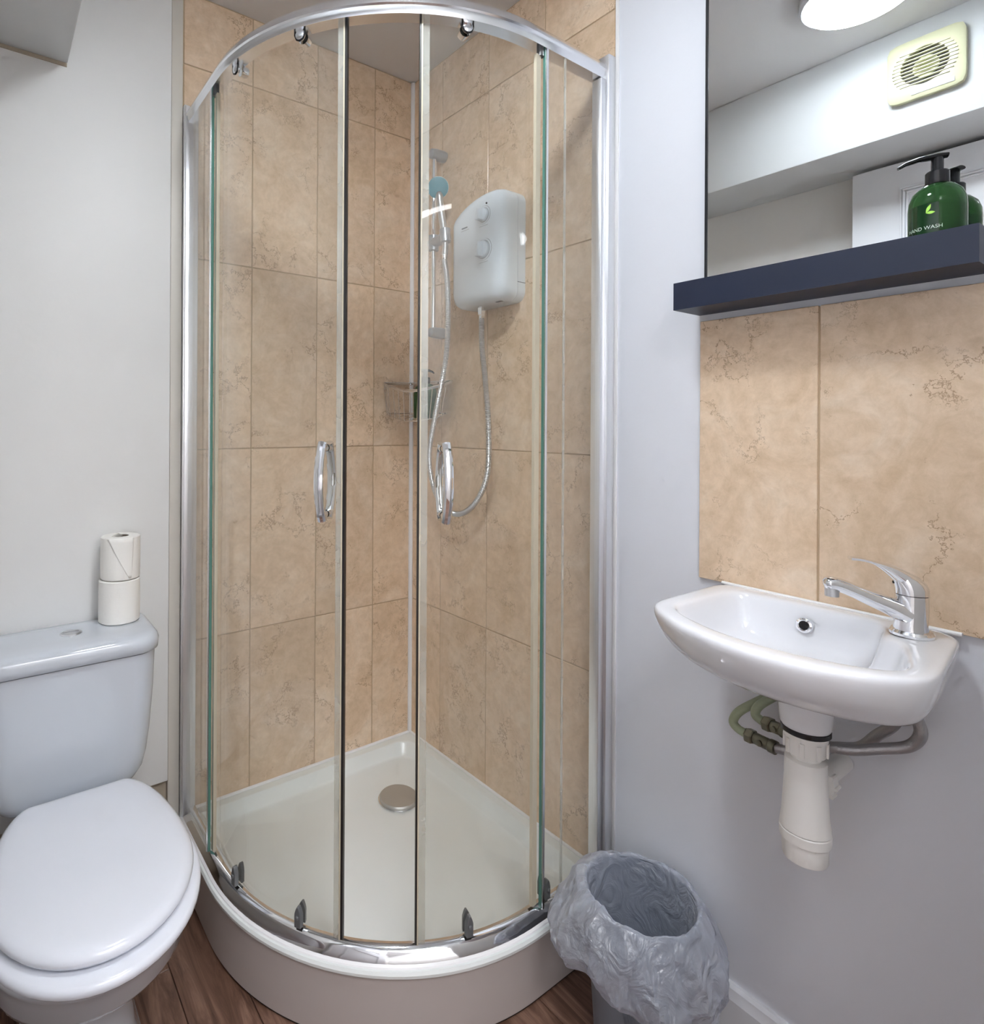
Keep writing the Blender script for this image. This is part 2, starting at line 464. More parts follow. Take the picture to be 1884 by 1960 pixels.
# boxed-in panel behind the toilet, stopping short of the floor
trim1 = struct(mkbox('trim_1', (XL, -0.020, 0.262), (-0.829, 0.008, ZC), M['wall_l'], bevel=0.002))
trim2 = struct(mkbox('trim_2', (-0.8275, -0.013, 0.0), (-0.7965, 0.008, ZC), M['trimp'], bevel=0.003))
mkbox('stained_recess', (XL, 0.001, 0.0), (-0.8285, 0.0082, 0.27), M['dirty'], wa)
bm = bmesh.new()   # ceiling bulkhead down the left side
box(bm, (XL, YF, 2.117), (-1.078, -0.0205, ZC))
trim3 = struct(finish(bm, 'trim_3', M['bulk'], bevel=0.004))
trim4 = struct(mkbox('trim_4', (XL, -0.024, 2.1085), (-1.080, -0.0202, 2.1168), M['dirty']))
struct(mkbox('ceiling', (-2.4, -3.2, ZC), (0.3, 0.12, ZC + 0.06), M['ceil']))
struct(mkbox('wall_left', (XL - 0.1, YF, 0), (XL, 0.0, ZC), M['wall_l']))
# front wall with the doorway the picture is taken from
bm = bmesh.new()
box(bm, (-0.52, YF - 0.1, 0), (0.008, YF, ZC)); box(bm, (XL - 0.1, YF - 0.1, 2.06), (-0.52, YF, ZC))
struct(finish(bm, 'wall_front', M['wall_l'], smooth=False))
bm = bmesh.new()
box(bm, (-2.3, -3.1, 0), (0.2, -3.0, ZC)); box(bm, (-2.4, -3.1, 0), (-2.3, YF, ZC)); box(bm, (0.12, -3.1, 0), (0.22, YF - 0.1, ZC))
box(bm, (-2.3, YF - 0.1, 0), (XL - 0.1, YF, ZC))
struct(finish(bm, 'wall_hall', M['hallp'], smooth=False))
bm = bmesh.new(); box(bm, (-1.55, -2.75, ZC - 0.03), (-0.35, -1.95, ZC - 0.001))  # added emitter out of view, fills the room through the doorway
tag(finish(bm, 'hall_fill_panel', M['hall']), 'added unseen fill light panel on the hall ceiling beyond the doorway', 'light')
# baseboard
bm = bmesh.new()
prof = [(0.0, 0.0), (-0.018, 0.0), (-0.018, 0.098), (-0.013, 0.108), (-0.012, 0.116), (-0.006, 0.122), (0.0, 0.122)]
rings(bm, [[(x, y, z) for x, z in prof] for y in (YF, -0.832)], True, True, True)
struct(finish(bm, 'baseboard_right', M['gloss_w'], sharp=25))
# floor and planks
fl = struct(mkbox('floor', (-2.4, -3.2, -0.06), (0.12, 0.12, -0.009), M['darkhole']))
random.seed(4)
PW = 0.128
x = -2.3
k = 0
while x < 0.0:
    y = -3.1 + (0.37 * k) % 0.9
    ys = [-3.1]
    while y < 0.0:
        if y > -3.0: ys.append(y)
        y += 0.9
    ys.append(0.0)
    for a, b in zip(ys, ys[1:]):
        c = ((x + PW / 2), (a + b) / 2, -0.0045)
        bm = bmesh.new(); box(bm, (-PW / 2 + .0007, (a - b) / 2 + .0007, -0.0045), (min(PW / 2, 0.004 - c[0]) - .0007, (b - a) / 2 - .0007, 0.0045))
        finish(bm, 'plank', M['wood'], fl, bevel=0.0010, bseg=1, loc=c)
    x += PW; k += 1

# open panelled door folded back on the left wall
dr = struct(mkbox('door_1', (-1.322, -1.60, 0.012), (-1.288, -0.880, 2.102), M['gloss_w'], bevel=0.002))
for z0, z1 in ((0.20, 0.92), (1.06, 2.018)):
    bm = bmesh.new()
    for ins, h in ((0.0, 0.006), (0.008, 0.010), (0.016, 0.006)):
        y0, y1, a, b = -1.470 + ins, -1.010 - ins, z0 + ins, z1 - ins
        wd = 0.006
        for p, q in (((y0, a), (y1, a + wd)), ((y0, b - wd), (y1, b)), ((y0, a + wd), (y0 + wd, b - wd)), ((y1 - wd, a + wd), (y1, b - wd))):
            box(bm, (-1.289, p[0], p[1]), (-1.288 + h, q[0], q[1]))
    finish(bm, 'panel_moulding', M['gloss_w'], dr, bevel=0.0015, bseg=1)

# ------------------------------------------------------------------ ceiling light
t = thing('ceiling_light', 'round bright LED ceiling light seen in the mirror', 'light', (-0.765, -1.06, ZC))
mklathe('lamp_rim', [(0.136, 0), (0.136, -0.022), (0.130, -0.030), (0.124, -0.030), (0.124, -0.02)], (-0.765, -1.06, ZC), M['white_pl'], t, n=48)
mklathe('diffuser', [(0.123, -0.022), (0.122, -0.032), (0.116, -0.040), (0.10, -0.045), (0.05, -0.048), (0.0, -0.049)], (-0.765, -1.06, ZC), M['lamp'], t, n=48)

# ------------------------------------------------------------------ extractor fan on the bulkhead
FX, FY, FZ = -1.078, -1.126, 2.288
t = thing('extractor_fan', 'yellowed ivory square extractor fan seen in the mirror', 'fan', (FX, FY, FZ))
FR = 0.054
bm = bmesh.new()
n = 48
def sq(a, h):   # rounded square ring, n points by angle
    out = []
    for i in range(n):
        an = 2 * PI * i / n
        c, s = math.cos(an), math.sin(an)
        k = (abs(c) ** 9 + abs(s) ** 9) ** (-1 / 9)
        out.append((FX + h, FY + a * k * c, FZ + a * k * s))
    return out
def ci(r, h): return [(FX + h, FY + r * math.cos(2 * PI * i / n), FZ + r * math.sin(2 * PI * i / n)) for i in range(n)]
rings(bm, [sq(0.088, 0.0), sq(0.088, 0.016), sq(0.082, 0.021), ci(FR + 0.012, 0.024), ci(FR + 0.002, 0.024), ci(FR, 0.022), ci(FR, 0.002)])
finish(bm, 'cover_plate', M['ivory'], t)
mklathe('duct', [(FR, 0.0), (FR, 0.004)], (FX, FY, FZ), M['darkhole'], t, ax=(1, 0, 0))
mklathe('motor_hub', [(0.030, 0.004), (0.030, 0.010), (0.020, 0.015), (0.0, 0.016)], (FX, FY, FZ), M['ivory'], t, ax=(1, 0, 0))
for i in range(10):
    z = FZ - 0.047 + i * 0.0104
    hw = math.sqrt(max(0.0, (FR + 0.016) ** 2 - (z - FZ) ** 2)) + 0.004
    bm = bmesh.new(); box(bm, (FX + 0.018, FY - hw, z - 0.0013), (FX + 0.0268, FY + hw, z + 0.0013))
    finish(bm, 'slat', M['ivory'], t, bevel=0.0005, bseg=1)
mkbox('name_strip', (FX + 0.0205, FY - 0.066, FZ - 0.078), (FX + 0.0235, FY + 0.030, FZ - 0.064), M['gloss_w'], t, bevel=0.001)

# ------------------------------------------------------------------ shower tray
EX, EY, ER = -0.262, -0.278, 0.512          # centre and radius of the curved front
L1, LA = 0.278, 0.512 * PI / 2
L3 = 0.262
LT = L1 + LA + L3
def path(s, off):
    if s <= L1: return Vector((EX - ER - off, -s, 0))
    if s <= L1 + LA:
        th = PI / 2 - (s - L1) / ER
        d = Vector((-math.sin(th), -math.cos(th), 0))
        return Vector((EX, EY, 0)) + d * (ER + off)
    return Vector((EX + (s - L1 - LA), EY - ER - off, 0))
def svals(s0, s1, step=0.02):
    vals = [s0]
    for b in (L1, L1 + LA):
        if s0 < b < s1: vals.append(b)
    k = max(2, int((s1 - s0) / step))
    vals += [s0 + (s1 - s0) * i / k for i in range(1, k + 1)]
    vals = sorted(vals); out = [vals[0]]
    for v in vals[1:]:
        if v - out[-1] > 1e-4: out.append(v)
    return out
def sweep(bm, prof, s0, s1, step=0.02):
    rr = []
    for s in svals(s0, s1, step):
        rr.append([path(s, o) + Vector((0, 0, z)) for o, z in prof])
    rings(bm, rr, True, True, True)
def mksweep(name, prof, s0, s1, material, parent, sharp=35, step=0.02):
    bm = bmesh.new(); sweep(bm, prof, s0, s1, step)
    return finish(bm, name, material, parent, sharp=sharp)

tray = thing('shower_tray', 'white raised quadrant shower tray with curved front skirt', 'shower tray', (EX, EY, 0))
TS = svals(0.004, LT - 0.004, 0.03)
def tray_ring(off, inset, z):
    pts = [path(s, off) for s in TS]
    out = []
    for p in pts:
        out.append(Vector((min(p.x, -inset), min(p.y, -inset), z)))
    # back corner, walls
    m_ = 12
    a, b = out[-1], out[0]
    rc = 0.06 if inset > 0.02 else 0.0
    cor = []
    for i in range(1, m_): cor.append(Vector((-inset, a.y + (-inset - rc - a.y) * i / m_, z)))
    for i in range(0, 9):
        an = PI / 2 * i / 8
        if rc: cor.append(Vector((-inset - rc + rc * math.cos(an), -inset - rc + rc * math.sin(an), z)))
        else: cor.append(Vector((-inset - 0.0005 * i, -inset + 0.0, z)) if i else Vector((-inset, -inset, z)))
    for i in range(1, m_): cor.append(Vector((-inset - rc + (b.x + inset + rc) * i / m_, -inset, z)))
    return out + cor
bm = bmesh.new()
rings(bm, [tray_ring(0.020, 0.001, 0.134), tray_ring(0.027, 0.001, 0.1345), tray_ring(0.0305, 0.001, 0.138), tray_ring(0.031, 0.001, 0.144), tray_ring(0.028, 0.001, 0.1495),
           tray_ring(-0.030, 0.028, 0.151), tray_ring(-0.034, 0.032, 0.1495), tray_ring(-0.037, 0.035, 0.146), tray_ring(-0.054, 0.050, 0.118), tray_ring(-0.058, 0.054, 0.115), tray_ring(-0.066, 0.062, 0.1135),
           [Vector((v.x * 0.55 - 0.115, v.y * 0.55 - 0.125, 0.109)) for v in tray_ring(-0.1, 0.07, 0)],
           [Vector((v.x * 0.05 - 0.202, v.y * 0.05 - 0.218, 0.106)) for v in tray_ring(-0.1, 0.07, 0)]], True, False, True)
finish(bm, 'basin_floor', M['acrylic'], tray, sharp=28)
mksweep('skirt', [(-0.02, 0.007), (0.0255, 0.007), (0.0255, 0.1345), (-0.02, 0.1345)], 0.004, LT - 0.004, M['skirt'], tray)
mksweep('base_gap_shade', [(-0.02, 0.0), (0.022, 0.0), (0.022, 0.007), (-0.02, 0.007)], 0.004, LT - 0.004, M['darkhole'], tray)  # dark strip drawn as the shade in the gap under the skirt
bm = bmesh.new(); lathe(bm, [(0.058, 0.0), (0.058, 0.006), (0.055, 0.010), (0.030, 0.0125), (0.0, 0.013)], (-0.212, -0.232, 0.1085), n=48)
dc = finish(bm, 'drain_cover', M['drain'], tray)
mklathe('drain_ring', [(0.061, 0.0), (0.061, 0.002), (0.056, 0.003)], (-0.212, -0.232, 0.1075), M['chrome'], tray, n=48)
bm = bmesh.new()
tube(bm, [(-0.75, -0.002, 0.152), (-0.004, -0.002, 0.152)], 0.0045, 8)
tube(bm, [(-0.002, -0.004, 0.152), (-0.002, -0.76, 0.152)], 0.0045, 8)
finish(bm, 'tray_sealant', M['silicone'], tray)
# silicone bead up the tiled corner
mktube('corner_sealant', [(-0.003, -0.003, 0.155), (-0.003, -0.003, 2.428)], 0.0085, M['silicone'], wa, n=8)

# ------------------------------------------------------------------ shower enclosure
enc = thing('shower_enclosure', 'curved glass quadrant shower enclosure with chrome rails and two sliding doors', 'shower', (EX, EY, 0.15))
ZB, ZT = 0.152, 2.054
mksweep('top_rail', [(-0.016, ZT), (-0.018, ZT + 0.010), (-0.017, ZT + 0.042), (-0.008, ZT + 0.048), (0.003, ZT + 0.046), (0.012, ZT + 0.037), (0.0175, ZT + 0.026), (0.0200, ZT + 0.0175), (0.0165, ZT + 0.0150), (0.0155, ZT + 0.006), (0.0125, ZT)], 0.012, LT - 0.012, M['alu'], enc, sharp=28)
mksweep('bottom_rail', [(-0.018, ZB), (-0.018, ZB + 0.019), (-0.013, ZB + 0.024), (-0.006, ZB + 0.0255), (0.001, ZB + 0.0235), (0.007, ZB + 0.018), (0.0125, ZB + 0.011), (0.0165, ZB + 0.006), (0.018, ZB)], 0.012, LT - 0.012, M['chrome'], enc, sharp=28)
mksweep('rail_sealant', [(0.014, 0.149), (0.0235, 0.149), (0.022, 0.1525), (0.017, 0.1555)], 0.02, LT - 0.02, M['silicone'], enc)
# wall posts
bm = bmesh.new()
box(bm, (-0.796, -0.024, ZB), (-0.756, -0.0005, ZT + 0.050)); box(bm, (-0.7935, -0.030, ZB), (-0.7665, -0.024, ZT + 0.046))
finish(bm, 'wall_post', M['post'], enc, bevel=0.0025, bseg=2)
bm = bmesh.new()
box(bm, (-0.028, -0.8135, ZB), (-0.0005, -0.770, ZT + 0.056)); box(bm, (-0.046, -0.806, ZB), (-0.028, -0.779, ZT - 0.002))
finish(bm, 'wall_post', M['post'], enc, bevel=0.0025, bseg=2)

def pane(name, s0, s1, off, z0, z1, material=None):
    return mksweep(name, [(off - 0.003, z0), (off + 0.003, z0), (off + 0.003, z1), (off - 0.003, z1)], s0, s1, material or M['glass'], enc, step=0.015)
def strip(name, s, wdt, off, th, z0, z1, material, parent):
    return mksweep(name, [(off - th / 2, z0), (off + th / 2, z0), (off + th / 2, z1), (off - th / 2, z1)], s - wdt / 2, s + wdt / 2, material, parent, step=0.004)
ZG0, ZG1 = ZB + 0.022, ZT + 0.008
sF1, sF2 = 0.222, 1.113                       # ends of the fixed panes
sD1, sD2, sD3, sD4 = 0.232, 0.660, 0.815, 1.103   # sliding door edges
fp = pane('fixed_pane', 0.028, sF1, 0.006, ZG0, ZG1)
strip('glass_edge', sF1 + 0.0018, 0.0022, 0.006, 0.0062, ZG0, ZG1, M['gedge'], fp)
strip('edge_trim', sF1 - 0.0015, 0.004, 0.0105, 0.003, ZG0, ZG1, M['alu'], fp)
fq = pane('fixed_pane', sF2, LT - 0.040, 0.006, ZG0, ZG1)
strip('glass_edge', sF2 - 0.0014, 0.0016, 0.006, 0.0062, ZG0, ZG1, M['gedge'], fq)
strip('edge_trim', sF2 + 0.003, 0.006, 0.0105, 0.003, ZG0, ZG1, M['alu'], fq)
strip('reflection_line', sF2 + 0.062, 0.006, 0.0105, 0.002, ZG0, ZG1, M['sealw'], fq)  # pale strip on the pane standing in for a vertical reflection

def handle(parent, s):
    th = PI / 2 - (s - L1) / ER
    d = Vector((-math.sin(th), -math.cos(th), 0)); tg = Vector((math.cos(th), -math.sin(th), 0))
    c = Vector((EX, EY, 0)) + d * (ER - 0.008)
    z0, z1 = 1.035, 1.192
    for sg, nm in ((1, 'handle'), (-1, 'handle')):
        bm = bmesh.new()
        pts, w1, w2 = [], [], []
        for i in range(21):
            q = i / 20
            b = math.sin(PI * q)
            pts.append(c + d * sg * (0.006 + 0.009 + 0.020 * b ** 0.8) + Vector((0, 0, z0 + (z1 - z0) * q)))
            w1.append(0.0095 - 0.0030 * b); w2.append(0.0100 + 0.0000 * b)
        tube(bm, pts, 1.0, 10, (w1, w2, d))
        for z in (z0 + 0.010, z1 - 0.010):
            lathe(bm, [(0.0085, 0.003), (0.0085, 0.018)], c + Vector((0, 0, z)), d * sg, 16)
        finish(bm, nm, M['chrome'], parent, sharp=30)

def roller(parent, s, z, top=True):
    th = PI / 2 - (s - L1) / ER
    if s > L1 + LA: th = 0
    if s < L1: th = PI / 2
    d = Vector((-math.sin(th), -math.cos(th), 0)); tg = Vector((math.cos(th), -math.sin(th), 0))
    c = path(s, -0.008) + Vector((0, 0, z))
    bm = bmesh.new()
    if top:
        lathe(bm, [(0.0, -0.020), (0.011, -0.020), (0.012, -0.012), (0.012, -0.004)], c, d, 20)
        lathe(bm, [(0.0105, 0.004), (0.0105, 0.011), (0.007, 0.013), (0.0, 0.013)], c, d, 20)
        ob = finish(bm, 'roller', M['chrome'], parent)
        bm = bmesh.new()
        tube(bm, [c + d * 0.0095 + tg * x + Vector((0, 0, zz)) for x, zz in ((-0.011, 0.026), (-0.012, 0.0), (-0.008, -0.009), (0.0, -0.0125), (0.008, -0.009), (0.012, 0.0), (0.011, 0.026))], 0.002, 6)
        finish(bm, 'roller_gasket', M['rubber'], parent)
    else:
        prof = [(-0.009, -0.022), (0.009, -0.022), (0.009, 0.006), (0.0055, 0.015), (0.002, 0.021), (-0.002, 0.021), (-0.0055, 0.015), (-0.009, 0.006)]
        a = [bm.verts.new(c + tg * x + Vector((0, 0, y)) + d * 0.0035) for x, y in prof]
        b = [bm.verts.new(c + tg * x * 0.8 + Vector((0, 0, y)) + d * 0.014) for x, y in prof]
        for i in range(8): bm.faces.new((a[i], a[(i + 1) % 8], b[(i + 1) % 8], b[i]))
        bm.faces.new(b); bm.faces.new(list(reversed(a)))
        lathe(bm, [(0.004, 0.0), (0.004, 0.004), (0.0, 0.005)], c + d * 0.013, d, 12)
        a = [bm.verts.new(c + tg * x + Vector((0, 0, y)) - d * 0.0035) for x, y in prof]
        b = [bm.verts.new(c + tg * x * 0.8 + Vector((0, 0, y)) - d * 0.012) for x, y in prof]
        for i in range(8): bm.faces.new((a[i], a[(i + 1) % 8], b[(i + 1) % 8], b[i]))
        bm.faces.new(b); bm.faces.new(list(reversed(a)))
        finish(bm, 'bottom_guide', M['grey_pl'], parent, bevel=0.0008, bseg=1)

def s_of(deg): return L1 + (90 - deg) * PI / 180 * ER
d1 = pane('sliding_door', sD1, sD2, -0.008, ZG0, ZG1)
strip('seal_strip', sD1 + 0.006, 0.014, -0.001, 0.008, ZG0 + 0.01, ZG1 - 0.022, M['seal'], d1)
strip('magnetic_seal', sD2 - 0.009, 0.012, -0.008, 0.010, ZG0, ZG1, M['sealw'], d1)
strip('seal_spine', sD2 - 0.0015, 0.003, -0.008, 0.014, ZG0, ZG1, M['seal'], d1)
strip('magnet_strip', sD2 + 0.0025, 0.005, -0.008, 0.012, ZG0, ZG1, M['sealdark'], d1)
handle(d1, s_of(51.8))
d2 = pane('sliding_door', sD3, sD4, -0.008, ZG0, ZG1)
strip('seal_strip', sD4 - 0.006, 0.014, -0.001, 0.008, ZG0 + 0.01, ZG1 - 0.022, M['seal'], d2)
strip('magnetic_seal', sD3 + 0.013, 0.014, -0.008, 0.010, ZG0, ZG1, M['sealw'], d2)
strip('seal_spine', sD3 + 0.0045, 0.003, -0.008, 0.014, ZG0, ZG1, M['seal'], d2)
strip('magnet_strip', sD3 + 0.0015, 0.004, -0.008, 0.012, ZG0, ZG1, M['sealdark'], d2)
handle(d2, s_of(23.6))
for dd, degs in ((d1, (58.6, 81.6)), (d2, (18.8,))):
    for a in degs: roller(dd, s_of(a), 2.047, True)
for dd, degs in ((d1, (57.7, 79.8)), (d2, (17.2,))):
    for a in degs: roller(dd, s_of(a), 0.202, False)
roller(fq, LT - 0.205, 0.202, False)
for s, p in ((sF1 + 0.006, fp), (sF2 - 0.008, fq)):
    bm = bmesh.new(); lathe(bm, [(0.008, -0.012), (0.008, 0.006)], path(s, 0.0) + Vector((0, 0, ZT - 0.004)), (0, 0, 1), 12)
    finish(bm, 'end_stop', M['grey_pl'], p)

# ------------------------------------------------------------------ electric shower unit
t = thing('electric_shower', 'white electric shower unit with two dials on the tiled wall', 'shower unit', (0, -0.43, 1.56))
def unit_ring(x, yl, yr, zb, zt, rad=0.03, n=14, arch=0.030):
    pts = []
    cs = [(yl - rad, zt - rad, 0), (yl - rad, zb + rad, 1), (yr + rad, zb + rad, 2), (yr + rad, zt - rad, 3)]
    # yl > yr ; go around: top-left, bottom-left, bottom-right, top-right (y grows to the left in view)
    for (cy_, cz_, q) in cs:
        for i in range(n):
            an = PI / 2 * i / (n - 1) + PI / 2 * q
            dy, dz = math.sin(an), math.cos(an)
            pts.append([x, cy_ + rad * dy, cz_ + rad * dz])
    a_, b_ = pts[-1], pts[0]
    for i in range(1, 13): pts.append([x, a_[1] + (b_[1] - a_[1]) * i / 13, a_[2] + (b_[2] - a_[2]) * i / 13])
    yc = (yl + yr) / 2; hw = (yl - yr) / 2
    for p in pts:
        if p[2] > (zb + zt) / 2: p[2] -= arch * min(1.0, abs((p[1] - yc + 0.04) / (hw + 0.02))) ** 2 * max(0, (p[2] - (zb + zt) / 2) / ((zt - zb) / 2))
    return [Vector(p) for p in pts]
YLu, YRu, ZBu, ZTu = -0.312, -0.529, 1.574, 1.886
bm = bmesh.new()
rings(bm, [unit_ring(-0.0005, YLu, YRu, ZBu, ZTu), unit_ring(-0.030, YLu, YRu, ZBu, ZTu)], True, True, True)
finish(bm, 'back_housing', M['white_pl'], t)
bm = bmesh.new()
rings(bm, [unit_ring(-0.0312, YLu, YRu, ZBu, ZTu, 0.03), unit_ring(-0.062, YLu, YRu, ZBu, ZTu, 0.032), unit_ring(-0.078, YLu - 0.004, YRu + 0.004, ZBu + 0.004, ZTu - 0.004, 0.034),
           unit_ring(-0.088, YLu - 0.013, YRu + 0.013, ZBu + 0.013, ZTu - 0.011, 0.036), unit_ring(-0.093, YLu - 0.028, YRu + 0.028, ZBu + 0.028, ZTu - 0.026, 0.034),
           unit_ring(-0.0945, YLu - 0.06, YRu + 0.06, ZBu + 0.06, ZTu - 0.06, 0.03)], True, True, True)
finish(bm, 'front_cover', M['white_pl'], t, sharp=60)
mkbox('seam_line', (-0.0305, YRu - 0.0004, 1.625), (-0.0005, YRu + 0.004, 1.6268), M['ink'], t)
for (y, z, r) in ((-0.461, 1.816, 0.0185), (-0.461, 1.720, 0.0240)):
    bm = bmesh.new(); lathe(bm, [(r + 0.006, 0.0), (r + 0.0055, 0.0015), (r + 0.001, 0.002)], (-0.0935, y, z), (-1, 0, 0), 36)
    finish(bm, 'dial_surround', M['white_pl'], t)
    mklathe('dial_groove', [(r + 0.0022, 0.0022), (r + 0.0008, 0.0030)], (-0.0935, y, z), M['silver_pl'], t, ax=(-1, 0, 0), n=36, cap0=False, cap1=False)
    mklathe('dial_groove', [(r + 0.0075, 0.0004), (r + 0.0062, 0.0012)], (-0.0935, y, z), M['silver_pl'], t, ax=(-1, 0, 0), n=36, cap0=False, cap1=False)
    bm = bmesh.new(); lathe(bm, [(r, 0.0), (r, 0.008), (r - 0.002, 0.010), (0, 0.0105)], (-0.0945, y, z), (-1, 0, 0), 36)
    dl = finish(bm, 'dial', M['white_pl'], t)
    bm = bmesh.new()
    a = [(-0.104, y + 0.006, z + r * 0.9), (-0.104, y - 0.006, z + r * 0.9), (-0.104, y - 0.008, z - r * 0.95), (-0.104, y + 0.008, z - r * 0.95)]
    b = [(-0.119, y + 0.003, z + r * 0.75), (-0.119, y - 0.003, z + r * 0.75), (-0.123, y - 0.007, z - r * 0.92), (-0.123, y + 0.007, z - r * 0.92)]
    rings(bm, [a, b], True, True, True)
    finish(bm, 'grip', M['white_pl'], dl, bevel=0.0012, bseg=2)
    bm = bmesh.new()
    for i in range(-3, 4): box(bm, (-0.0952, y - 0.0012 + i * 0.005, z - r - 0.012), (-0.0944, y + 0.0012 + i * 0.005, z - r - 0.0112))
    finish(bm, 'scale_marks', M['ink'], t)
mklathe('indicator_light', [(0.0028, 0.0), (0.0026, 0.002), (0, 0.0024)], (-0.094, -0.472, 1.846), M['rubber'], t, ax=(-1, 0, 0), n=12)
bm = bmesh.new()
for k in range(6): box(bm, (-0.0948, -0.372 - k * 0.0042, 1.7990), (-0.0936, -0.3690 - k * 0.0042, 1.8025))
finish(bm, 'maker_mark', M['ink'], t)
bm = bmesh.new()
for k in range(8): box(bm, (-0.0948, -0.3700 - k * 0.0042, 1.7925), (-0.0936, -0.3672 - k * 0.0042, 1.7940))
finish(bm, 'maker_mark', M['silver_pl'], t)
mkbox('vent_slot', (-0.064, -0.478, 1.5730), (-0.056, -0.50, 1.5755), M['ink'], t)

# ------------------------------------------------------------------ riser rail, handset, hose
RY = -0.172
t = thing('shower_riser_rail', 'slim chrome shower riser rail with grey end brackets beside the corner', 'riser rail', (0, RY, 1.52))
mktube('rail_bar', [(-0.042, RY, 1.515), (-0.042, RY, 2.115)], 0.0085, M['chrome'], t, n=16)
for z in (1.528, 2.105):
    bm = bmesh.new()
    lathe(bm, [(0.017, 0.0), (0.0185, 0.010), (0.018, 0.040), (0.015, 0.056), (0.008, 0.062), (0.0, 0.063)], (-0.0005, RY - 0.003, z), (-1, 0, 0), 24)
    finish(bm, 'wall_bracket', M['silver_pl'], t)
bm = bmesh.new()
lathe(bm, [(0.011, -0.024), (0.0165, -0.024), (0.017, 0.0), (0.0165, 0.024), (0.011, 0.024)], (-0.042, RY, 1.818), n=24)
tube(bm, [(-0.042, RY + 0.012, 1.818), (-0.045, RY - 0.035, 1.818), (-0.060, RY - 0.076, 1.818)], 0.0165, 16)
lathe(bm, [(0.0135, -0.022), (0.0165, -0.020), (0.0175, 0.020), (0.0150, 0.022)], (-0.064, RY - 0.085, 1.816), (0.0, 0.1, 1), 20)
finish(bm, 'slider_holder', M['silver_pl'], t)

HP = Vector((-0.064, RY - 0.085, 1.80))
HH = Vector((-0.088, RY - 0.078, 1.962))
t = thing('shower_handset', 'chrome shower handset with round teal spray face in holder', 'shower head', HP)
bm = bmesh.new()
tube(bm, smooth_path([HP + Vector((0.0, 0.002, -0.045)), HP, HP.lerp(HH, 0.4), HP.lerp(HH, 0.8), HH + Vector((0.012, 0.010, 0.0))], 6), [0.0095] * 6 + [0.011] * 6 + [0.0115] * 6 + [0.0125] * 7, 16)
finish(bm, 'grip_handle', M['satin'], t)
hn = Vector((-0.62, -0.76, -0.22)).normalized()
mklathe('head_shell', [(0.008, -0.026), (0.022, -0.018), (0.032, -0.004), (0.033, 0.003)], HH, M['chrome'], t, ax=hn, n=32)
mklathe('spray_face', [(0.0325, 0.0028), (0.0315, 0.006), (0.018, 0.008), (0.0, 0.0085)], HH, M['teal'], t, ax=hn, n=32)

def ribbed(bm, pts, r, pitch=0.0042, n=10):
    P = smooth_path(pts, 24)
    L = [0.0]
    for a, b in zip(P, P[1:]): L.append(L[-1] + (b - a).length)
    tot = L[-1]; k = int(tot / (pitch / 2)); out = []; rad = []
    j = 0
    for i in range(k + 1):
        s = tot * i / k
        while j < len(L) - 2 and L[j + 1] < s: j += 1
        q = (s - L[j]) / max(1e-9, L[j + 1] - L[j])
        out.append(P[j].lerp(P[j + 1], min(1, q)))
        rad.append(r * (1.06 if i % 2 else 0.9))
    tube(bm, out, rad, n)
t = thing('shower_hose', 'ribbed chrome shower hose looping from electric unit up to handset', 'hose', (-0.05, -0.407, 1.5))
bm = bmesh.new()
ribbed(bm, [(-0.050, -0.407, 1.540), (-0.050, -0.409, 1.46), (-0.047, -0.419, 1.371), (-0.046, -0.434, 1.221), (-0.045, -0.428, 1.086), (-0.048, -0.373, 0.992), (-0.050, -0.291, 0.957), (-0.055, -0.213, 1.002),
            (-0.080, -0.203, 1.118), (-0.106, -0.264, 1.257), (-0.108, -0.296, 1.350), (-0.102, -0.312, 1.450), (-0.092, -0.306, 1.560), (-0.076, -0.282, 1.665), (-0.066, RY - 0.084, 1.742)], 0.0080)
finish(bm, 'hose_coil', M['satin'], t)
mklathe('hose_nut', [(0.0075, -0.03), (0.0085, -0.012), (0.0115, -0.010), (0.012, 0.010), (0.009, 0.0115), (0.009, 0.018)], (-0.05, -0.407, 1.560), M['chrome'], t, n=6, sharp=20)
mklathe('hose_cone', [(0.0070, 0.0), (0.010, 0.022)], (-0.065, RY - 0.084, 1.735), M['chrome'], t, n=16)

# ------------------------------------------------------------------ corner basket and bottle
t = thing('corner_basket', 'chrome wire corner basket fixed in the tiled shower corner', 'basket', (-0.05, -0.1, 1.27))
ZBt, ZTp = 1.270, 1.372
def bpoly(z, sc=1.0):
    return [Vector((x * sc, y * sc, z - 0.24 * min(-x, 0.1) * min(1, -y / 0.1) * (1.4 if z > 1.3 else 1.2))) for x, y in ((-0.012, -0.012), (-0.126, -0.012), (-0.130, -0.040), (-0.122, -0.120), (-0.105, -0.175), (-0.062, -0.232), (-0.012, -0.235))]
def poly_tube(bm, P, r, closed=True):
    Q = P + [P[0]] if closed else P
    for a, b in zip(Q, Q[1:]): tube(bm, [a, b], r, 6)
bm = bmesh.new()
Q = bpoly(ZTp); Q = Q + [Q[0]]
for a, b in zip(Q, Q[1:]): tube(bm, [a, b], 0.0018, 8, (1.0, 2.4, (0, 0, 1)) if False else None)
for a, b in zip(Q, Q[1:]):
    d = (b - a).normalized(); nrm = d.cross(Vector((0, 0, 1)))
    for zz in (0.003, -0.003): tube(bm, [a + Vector((0, 0, zz)), b + Vector((0, 0, zz))], 0.0016, 6)
finish(bm, 'top_band', M['chrome'], t)
bm = bmesh.new(); poly_tube(bm, bpoly(ZBt, 0.88), 0.0016); finish(bm, 'bottom_ring', M['chrome'], t)
top, bot = bpoly(ZTp), bpoly(ZBt, 0.88)
